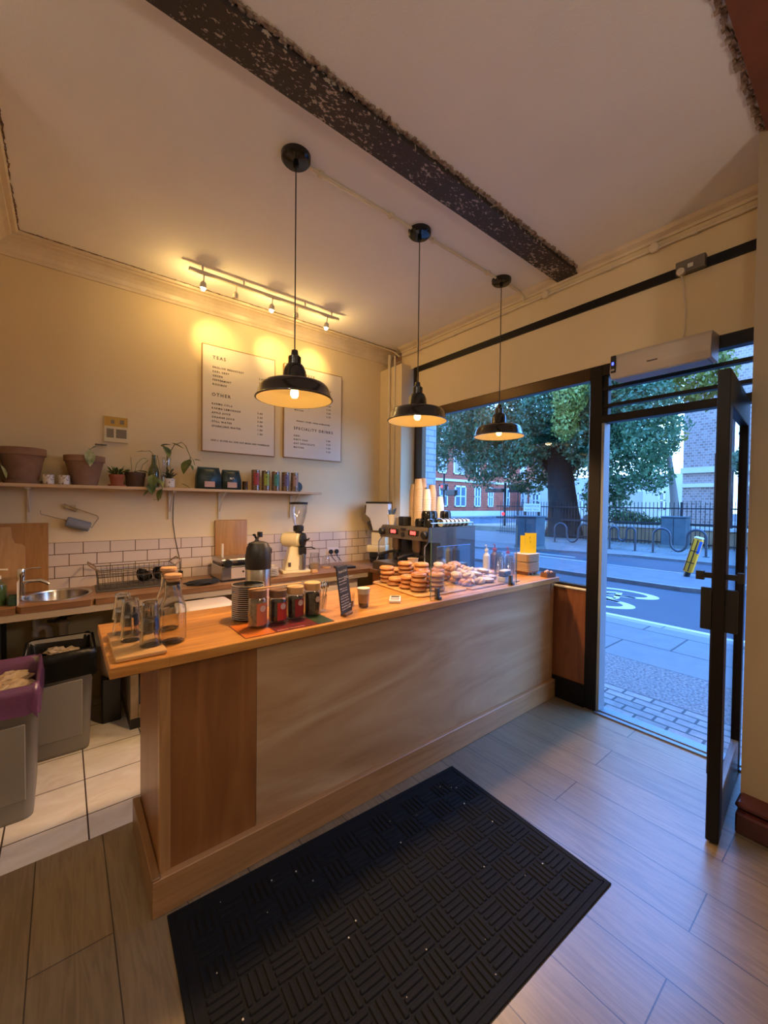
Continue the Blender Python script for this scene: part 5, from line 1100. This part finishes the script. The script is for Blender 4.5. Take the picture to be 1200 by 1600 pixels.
rows = [(2.17, 1.80, 0, 1), (2.28, 1.80, 0, 2), (2.38, 1.79, 0, 5), (2.17, 1.90, 0, 4), (2.28, 1.91, 0, 3), (2.39, 1.89, 0, 1), (2.50, 1.86, 0, 5), (2.17, 2.01, 0, 4), (2.28, 2.02, 0, 4), (2.39, 2.0, 0, 3), (2.50, 1.97, 0, 4), (2.20, 2.13, 0, 4), (2.33, 2.13, 0, 3), (2.46, 2.09, 0, 4), (2.60, 1.93, 0, 4),
        (2.14, 1.87, 1, 3), (2.225, 1.85, 1, 2), (2.33, 1.86, 1, 5), (2.16, 1.98, 1, 4), (2.27, 1.97, 1, 3), (2.38, 1.95, 1, 2), (2.49, 1.92, 1, 5), (2.20, 2.09, 1, 1), (2.33, 2.08, 1, 4), (2.19, 1.97, 2, 1), (2.29, 2.02, 2, 0), (2.40, 2.03, 1.0, 0), (2.17, 2.07, 2, 3)]
cornr = ('front', 'middle', 'back')
for i, (x, y, lv, k) in enumerate(rows):
    src = P3[k]; o = src if k not in sp_ else dup(src); sp_.add(k)
    o.location = (x, y, TZ+.001+lv*.040); o.rotation_euler = (q.uniform(-.22, .22)*(lv > 0), q.uniform(-.22, .22)*(lv > 0), q.uniform(0, 6))
    col = 'left' if x < 2.22 else ('centre' if x < 2.36 else 'right')
    tag(o, '%s behind the guard glass, %s %s, %s' % (nmz[k], cornr[0 if y < 1.88 else 1 if y < 2.01 else 2], col, ('bottom layer', 'second layer', 'topmost')[int(lv)]), 'pastry', 'pastries behind the guard glass')
t = thing('small_cup', 'small kraft paper cup standing upright behind the bagels', 'cup', (2.09, 2.262, CT)); MB().lathe([(0, 0), (.030, 0), (.040, .15), (.042, .152), (.038, .152), (.028, .005), (0, .005)]).build('cup', kr, t)
# guard glass
t = thing('sneeze_guard', 'clear upright guard glass in front of the pastries with dark clips', 'glass screen', (1.68, 1.662, CT))
MB().box(0, .87, -.003, .003, .002, .425).build('screen', shield_m, t); MB().box(-.0015, .0, -.003, .003, .002, .425).box(.87, .8715, -.003, .003, .002, .425).build('glass_edge', M('green glass edge', (.10, .18, .15), .2), t)
for x in (.055, .80): MB().box(x-.012, x+.012, -.012, .012, 0, .07, .002).box(x-.005, x+.02, -.022, -.012, 0, .018, .003).build('clip', M('grey clip', (.12, .12, .12), .35, metal=.7), t)
t = thing('wrapped_loaf', 'dark loaf slice box with a white iced top near the glass clip', 'cake', (2.515, 1.735, CT+.0125), R(8)); MB().box(-.05, .05, -.03, .03, 0, .035, .004).build('carton', M('pale card', (.50, .48, .47), .6), t); MB().box(-.048, .048, -.028, .028, .035, .07, .008).build('loaf', choc, t); MB().box(-.046, .046, -.026, .026, .07, .082, .006).build('icing', M('cake icing', (.66, .60, .54), .6, bump=(60, 1)), t)
t = thing('dessert_pot', 'tiny clear pot with a red berry beside the dark loaf', 'dessert', (2.565, 1.80, CT+.0125)); MB().cyl((0, 0, 0), .022, .045).build('pot', ware, t); MB().cyl((0, 0, .002), .019, .035).build('cream', M('dessert cream', (.6, .45, .4), .6), t); MB().sphere((0, 0, .052), .012, sub=2).build('berry', M('berry red', (.35, .01, .02), .3), t)
# takeaway trays
kt = thing('takeaway_tray', '', 'takeaway tray', (3.0, 1.86, 0))
P = []; 
for cx, cy, a0 in ((.062, .042, 0), (-.062, .042, 90), (-.062, -.042, 180), (.062, -.042, 270)):
    for k in range(5): a = R(a0+k*22.5); P.append((cx+.028*cos(a), cy+.028*sin(a)))
MB().prism(P, 0, .011, bev=.002).build('tray', M('kraft board', (.40, .235, .11), .65), kt); MB().prism([(x*1.05, y*1.06) for x, y in P], .0095, .0125).build('rim', M('pale board rim', (.52, .42, .32), .6), kt)
o = MB().box(2.925, 3.075, 1.80, 1.92, CT+.016, CT+.026).box(2.93, 2.96, 1.805, 1.915, CT, CT+.016).box(2.985, 3.015, 1.805, 1.915, CT, CT+.016).box(3.04, 3.07, 1.805, 1.915, CT, CT+.016).build('small_pallet', darklid); tag(o, 'small slatted stand under the kraft takeaway trays', 'stand')
for k in range(11):
    z = CT+.027+k*.0126+(.006 if k > 5 else 0); o = kt if k == 0 else dup(kt); o.location = (3.0, 1.86, z)
    tag(o, 'kraft takeaway tray in the %s bundle by the window' % ('lower' if k < 6 else 'upper'), 'takeaway tray', 'kraft takeaway trays, %s bundle' % ('lower' if k < 6 else 'upper'))
ztop = CT+.027+11*.0126+.0065
t = thing('folded_card', 'bright yellow folded card standing on the kraft takeaway trays', 'card', (3.02, 1.86, ztop), R(-38)); yc = M('bright yellow card', (.92, .62, .01), .5)
MB().box(-.03, .065, -.004, -.001, 0, .165).build('front_panel', yc, t); MB().box(-.068, -.032, -.004, -.001, 0, .145).build('side_panel', yc, t); MB().text('?', .03, T(.01, -.0045, .115) @ FACE_MY, 'CENTER').text('!', .03, T(.015, -.0045, .08) @ FACE_MY, 'CENTER').build('lettering', ink, t)
t = thing('sample_basket', 'small brown wooden basket at the window end of the counter', 'basket', (3.01, 1.675, CT), R(-10)); MB().box(-.05, .05, -.032, .032, 0, .008).box(-.05, .05, -.032, -.028, .008, .038).box(-.05, .05, .028, .032, .008, .038).box(-.05, -.046, -.03, .03, .008, .038).box(.046, .05, -.03, .03, .008, .038).build('tray', darklid, t)
MB().sphere((-.03, 0, .038), .014, sub=2).sphere((.0, .01, .04), .016, sub=2).sphere((.03, -.005, .036), .013, sub=2).build('samples', pas, t)
# bottles and clear cups behind the glass
def pump_bottle(x, y, col, lb, h=.16, r=.032, pc=None):
    t = thing('syrup_bottle', lb, 'bottle', (x, y, CT)); MB().lathe([(0, 0), (r, 0), (r, h*.75), (r*.45, h*.9), (r*.45, h), (0, h)]).build('bottle', col, t); MB().tube([(0, 0, h), (0, 0, h+.05), (-.035, -.01, h+.048)], .005).cyl((0, 0, h-.005), r*.55, .02).build('pump', pc or white, t)
pump_bottle(2.99, 2.17, M('brown syrup', (.11, .055, .025), .2), 'brown syrup bottle with a red pump beside the machine', .17, .036, M('pump red', (.35, .03, .03), .4)); pump_bottle(2.88, 2.175, M('white bottle', (.60, .62, .65), .3), 'white syrup bottle close to the machine side', .17, .03)
pump_bottle(3.045, 2.07, glass('clear bottle', (.85, .88, .92), 2, body=.1), 'clear pump bottle with a red collar by the window', .15, .03, M('pump red', (.35, .03, .03), .4))
clr = M('clear cup', (1, 1, 1), .1)
pc = MB().lathe([(0, .10), (.028, .10), (.038, .004), (.041, 0), (.038, 0), (.026, .096), (0, .096)], seg=28).build('plastic_cup', ware)
for i, (x, y, n_, s_) in enumerate([(2.80, 1.985, 6, 'taller'), (2.89, 1.95, 4, 'shorter')]):
    for k in range(n_):
        o = pc if (i == 0 and k == 0) else dup(pc); o.location = (x, y, CT+k*.016); tag(o, 'clear plastic cup upside down in the %s stack left of the trays' % s_, 'plastic cup', 'clear cups, %s stack' % s_)

# ================================================================== FLOOR LEVEL BEHIND THE COUNTER
def bin_(x0, x1, y0, y1, h, liner, lb, lm, trash, seed):
    t = thing('waste_bin', lb, 'bin', ((x0+x1)/2, (y0+y1)/2, 0)); w_, d_ = (x1-x0), (y1-y0)
    def ring(k, z, n=6, rr=.04, jit=0, q=None):
        P = []
        for cx, cy, a0 in ((1, 1, 0), (-1, 1, 90), (-1, -1, 180), (1, -1, 270)):
            for i in range(n): a = R(a0+i*90/(n-1)); P.append((cx*(w_/2*k-rr)+rr*cos(a)+(q.uniform(-jit, jit) if q else 0), cy*(d_/2*k-rr)+rr*sin(a)+(q.uniform(-jit, jit) if q else 0), z+(q.uniform(-jit, jit)*2 if q else 0)))
        return P
    def loft(rs, cap=False):
        mb = MB(); V = [[mb.bm.verts.new(p) for p in r] for r in rs]
        for a, b_ in zip(V, V[1:]):
            for i in range(len(a)): j = (i+1) % len(a); mb.bm.faces.new((a[i], a[j], b_[j], b_[i]))
        if cap: mb.bm.faces.new(V[0][::-1])
        return mb
    loft([ring(.84, 0), ring(.86, .02), ring(.985, h-.03), ring(1.03, h-.03), ring(1.03, h), ring(.97, h), ring(.86, .1)], True).build('body', grey, t)
    q = random.Random(seed)
    loft([ring(.80, h*.62), ring(.94, h-.03, jit=.006, q=q), ring(1.0, h+.008, jit=.004, q=q), ring(1.06, h+.004, jit=.004, q=q), ring(1.08, h-.04, jit=.008, q=q), ring(1.06, h-.10, jit=.010, q=q), ring(1.07, h-.15, jit=.012, q=q)]).build('bin_liner', lm, t)
    MB().box(-w_*.32, w_*.32, -d_*.4575-.004, -d_*.4575+.006, .10, h*.72, .004, rot=RX(R(2.9))).build('front_relief', grey, t)
    mb = MB()
    for k in range(trash): mb.sphere((q.uniform(-w_*.28, w_*.28), q.uniform(-d_*.35, d_*.35), h-.07+q.uniform(-.03, .01)), q.uniform(.03, .055), (1.2, .9, .6), 3, disp=.16, rs=q)
    mb.build('rubbish', M('crumpled paper', (.42, .34, .26), .8, bump=(30, .8)), t)['kind'] = 'stuff'
purple = M('purple liner', (.12, .045, .13), .28, bump=(9, 1.0)); blackl = M('black liner', (.004, .004, .004), .35, spec=.25, bump=(9, 1))
bin_(-.345, -.105, 2.54, 3.0, .665, 0, 'grey bin with a purple liner full of paper, nearest the camera', purple, 12, 1)
bin_(-.185, .145, 3.06, 3.46, .63, 0, 'grey bin with a black liner below the sink worktop', blackl, 6, 2)
t = thing('waste_tub', 'pale round tub on a dark crate between the bin and the steel unit', 'tub', (.262, 3.42, 0)); MB().box(-.06, .05, -.06, .06, 0, .30, .005).build('crate', black, t); MB().lathe([(0, .30), (.03, .302), (.055, .33), (.065, .38), (.068, .55), (.064, .55), (.06, .38), (0, .33)]).build('tub', M('pale pink plastic', (.42, .33, .30), .5), t)
t = thing('glass_washer', 'stained steel framed glass washer with a dark glass door under the worktop', 'appliance', (.345, 3.16, 0)); beige = M('stained beige steel', (.36, .29, .20), .45, metal=.3, noise=(7, (.20, .12, .06)), bump=(15, .2))
MB().box(0, .05, 0, .55, .07, .80, .004).box(.05, .55, 0, .05, .68, .80, .004).box(.50, .55, 0, .55, .07, .80).box(.05, .5, .0, .05, .07, .16).box(.05, .5, .50, .55, .07, .80).build('body', beige, t)
MB().box(.05, .50, .012, .03, .16, .68).build('door', blackg, t); MB().box(.07, .5, -.02, -.005, .19, .215).build('handle', steel, t); MB().box(0, .55, .005, .55, 0, .07).build('base', black, t); MB().box(.02, .10, -.03, 0, .72, .78, .006).cyl((.055, -.045, .75), .014, .05).build('latch', chrome, t)
t = thing('white_crate', 'white plastic crate top with a slot handle showing behind the counter', 'crate', (.62, 2.86, 0)); MB().box(0, .34, 0, .26, 0, .845, .035, seg=3).build('body', M('crate white', (.60, .54, .50), .4), t); MB().box(.14, .22, -.003, .01, .79, .81, .004).build('slot', ink, t)
t = thing('under_counter_fridge', 'white fridge front under the back worktop beyond the counter', 'fridge', (1.25, 3.36, 0)); MB().box(0, .6, .02, .45, .03, .80, .006).box(.62, 1.1, .02, .45, .03, .80, .006).build('cabinet', M('fridge white', (.55, .48, .46), .4), t); MB().box(.005, .595, 0, .018, .04, .795, .005).build('door', MATS['fridge white'], t); MB().box(.625, 1.095, 0, .018, .04, .795, .005).build('door', MATS['fridge white'], t); MB().box(.02, 1.08, .05, .4, 0, .03).build('plinth', black, t)
o = MB().sphere((0, 0, .022), .10, (1.35, .55, .22), 3, disp=.10).build('tea_towel', M('black cloth', (.010, .010, .011), .9, bump=(60, .4))); o.location = (.86, 3.385, WZ+.001); tag(o, 'crumpled black cloth at the front edge of the back worktop', 'cloth')
o = MB().box(.93, 1.20, 3.2, 3.29, .60, .845, .01).build('black_tub', black); 
o.location = (0, 0, 0); bpy.data.objects.remove(o)

# ================================================================== AIR CURTAIN, SPUR
t = thing('air_curtain', 'white over door air heater with a small blue display at its left end', 'heater', (3.13, .665, 2.43))
ac = M('heater white', (.50, .44, .38), .35)
mb = MB(); mb.prism([(0, .175), (-.15, .165), (-.175, .14), (-.185, .045), (-.165, .0), (-.02, 0)], 0, .555, mat=T(0, .555, 0) @ RX(pi/2), bev=.004); mb.build('casing', ac, t)
MB().box(-.16, -.04, .02, .53, -.006, .001).build('outlet', M('outlet grey', (.30, .32, .36), .4), t); MB().box(-.192, -.178, .515, .548, .035, .15, .004).build('display', black, t); MB().box(-.1935, -.1915, .526, .538, .085, .105).build('blue_light', M('blue light', (.05, .08, 1), .4, emit=5), t); MB().box(-.1935, -.1915, .522, .542, .055, .058).box(-.1935, -.1915, .522, .542, .048, .051).build('display_mark', wprint, t)
MB().box(-.1845, -.181, .27, .33, .056, .064).build('logo', ink, t)
t = thing('switch_spur', 'grey metal clad switch box with a round white socket above the heater', 'switch', (3.13, .735, 3.03))
MB().box(-.045, -.005, 0, .155, .01, .09, .004).build('box', M('metalclad grey', (.16, .145, .12), .4, metal=.4), t); MB().box(-.052, -.045, .06, .09, .03, .055, .002).build('switch', white, t); MB().cyl((-.045, .12, .012), .022, .03, mat=RY(-pi/2)).build('plug', wt, t)
o = MB().tube([(-.06, .855, 3.04), (-.04, .85, 2.98), (-.02, .835, 2.80), (-.02, .84, 2.68), (-.04, .85, 2.60)], .0045, 6).build('cable', wt); o.location = (3.13, 0, 0); tag(o, 'cream flex dropping from the switch box to the heater', 'cable')
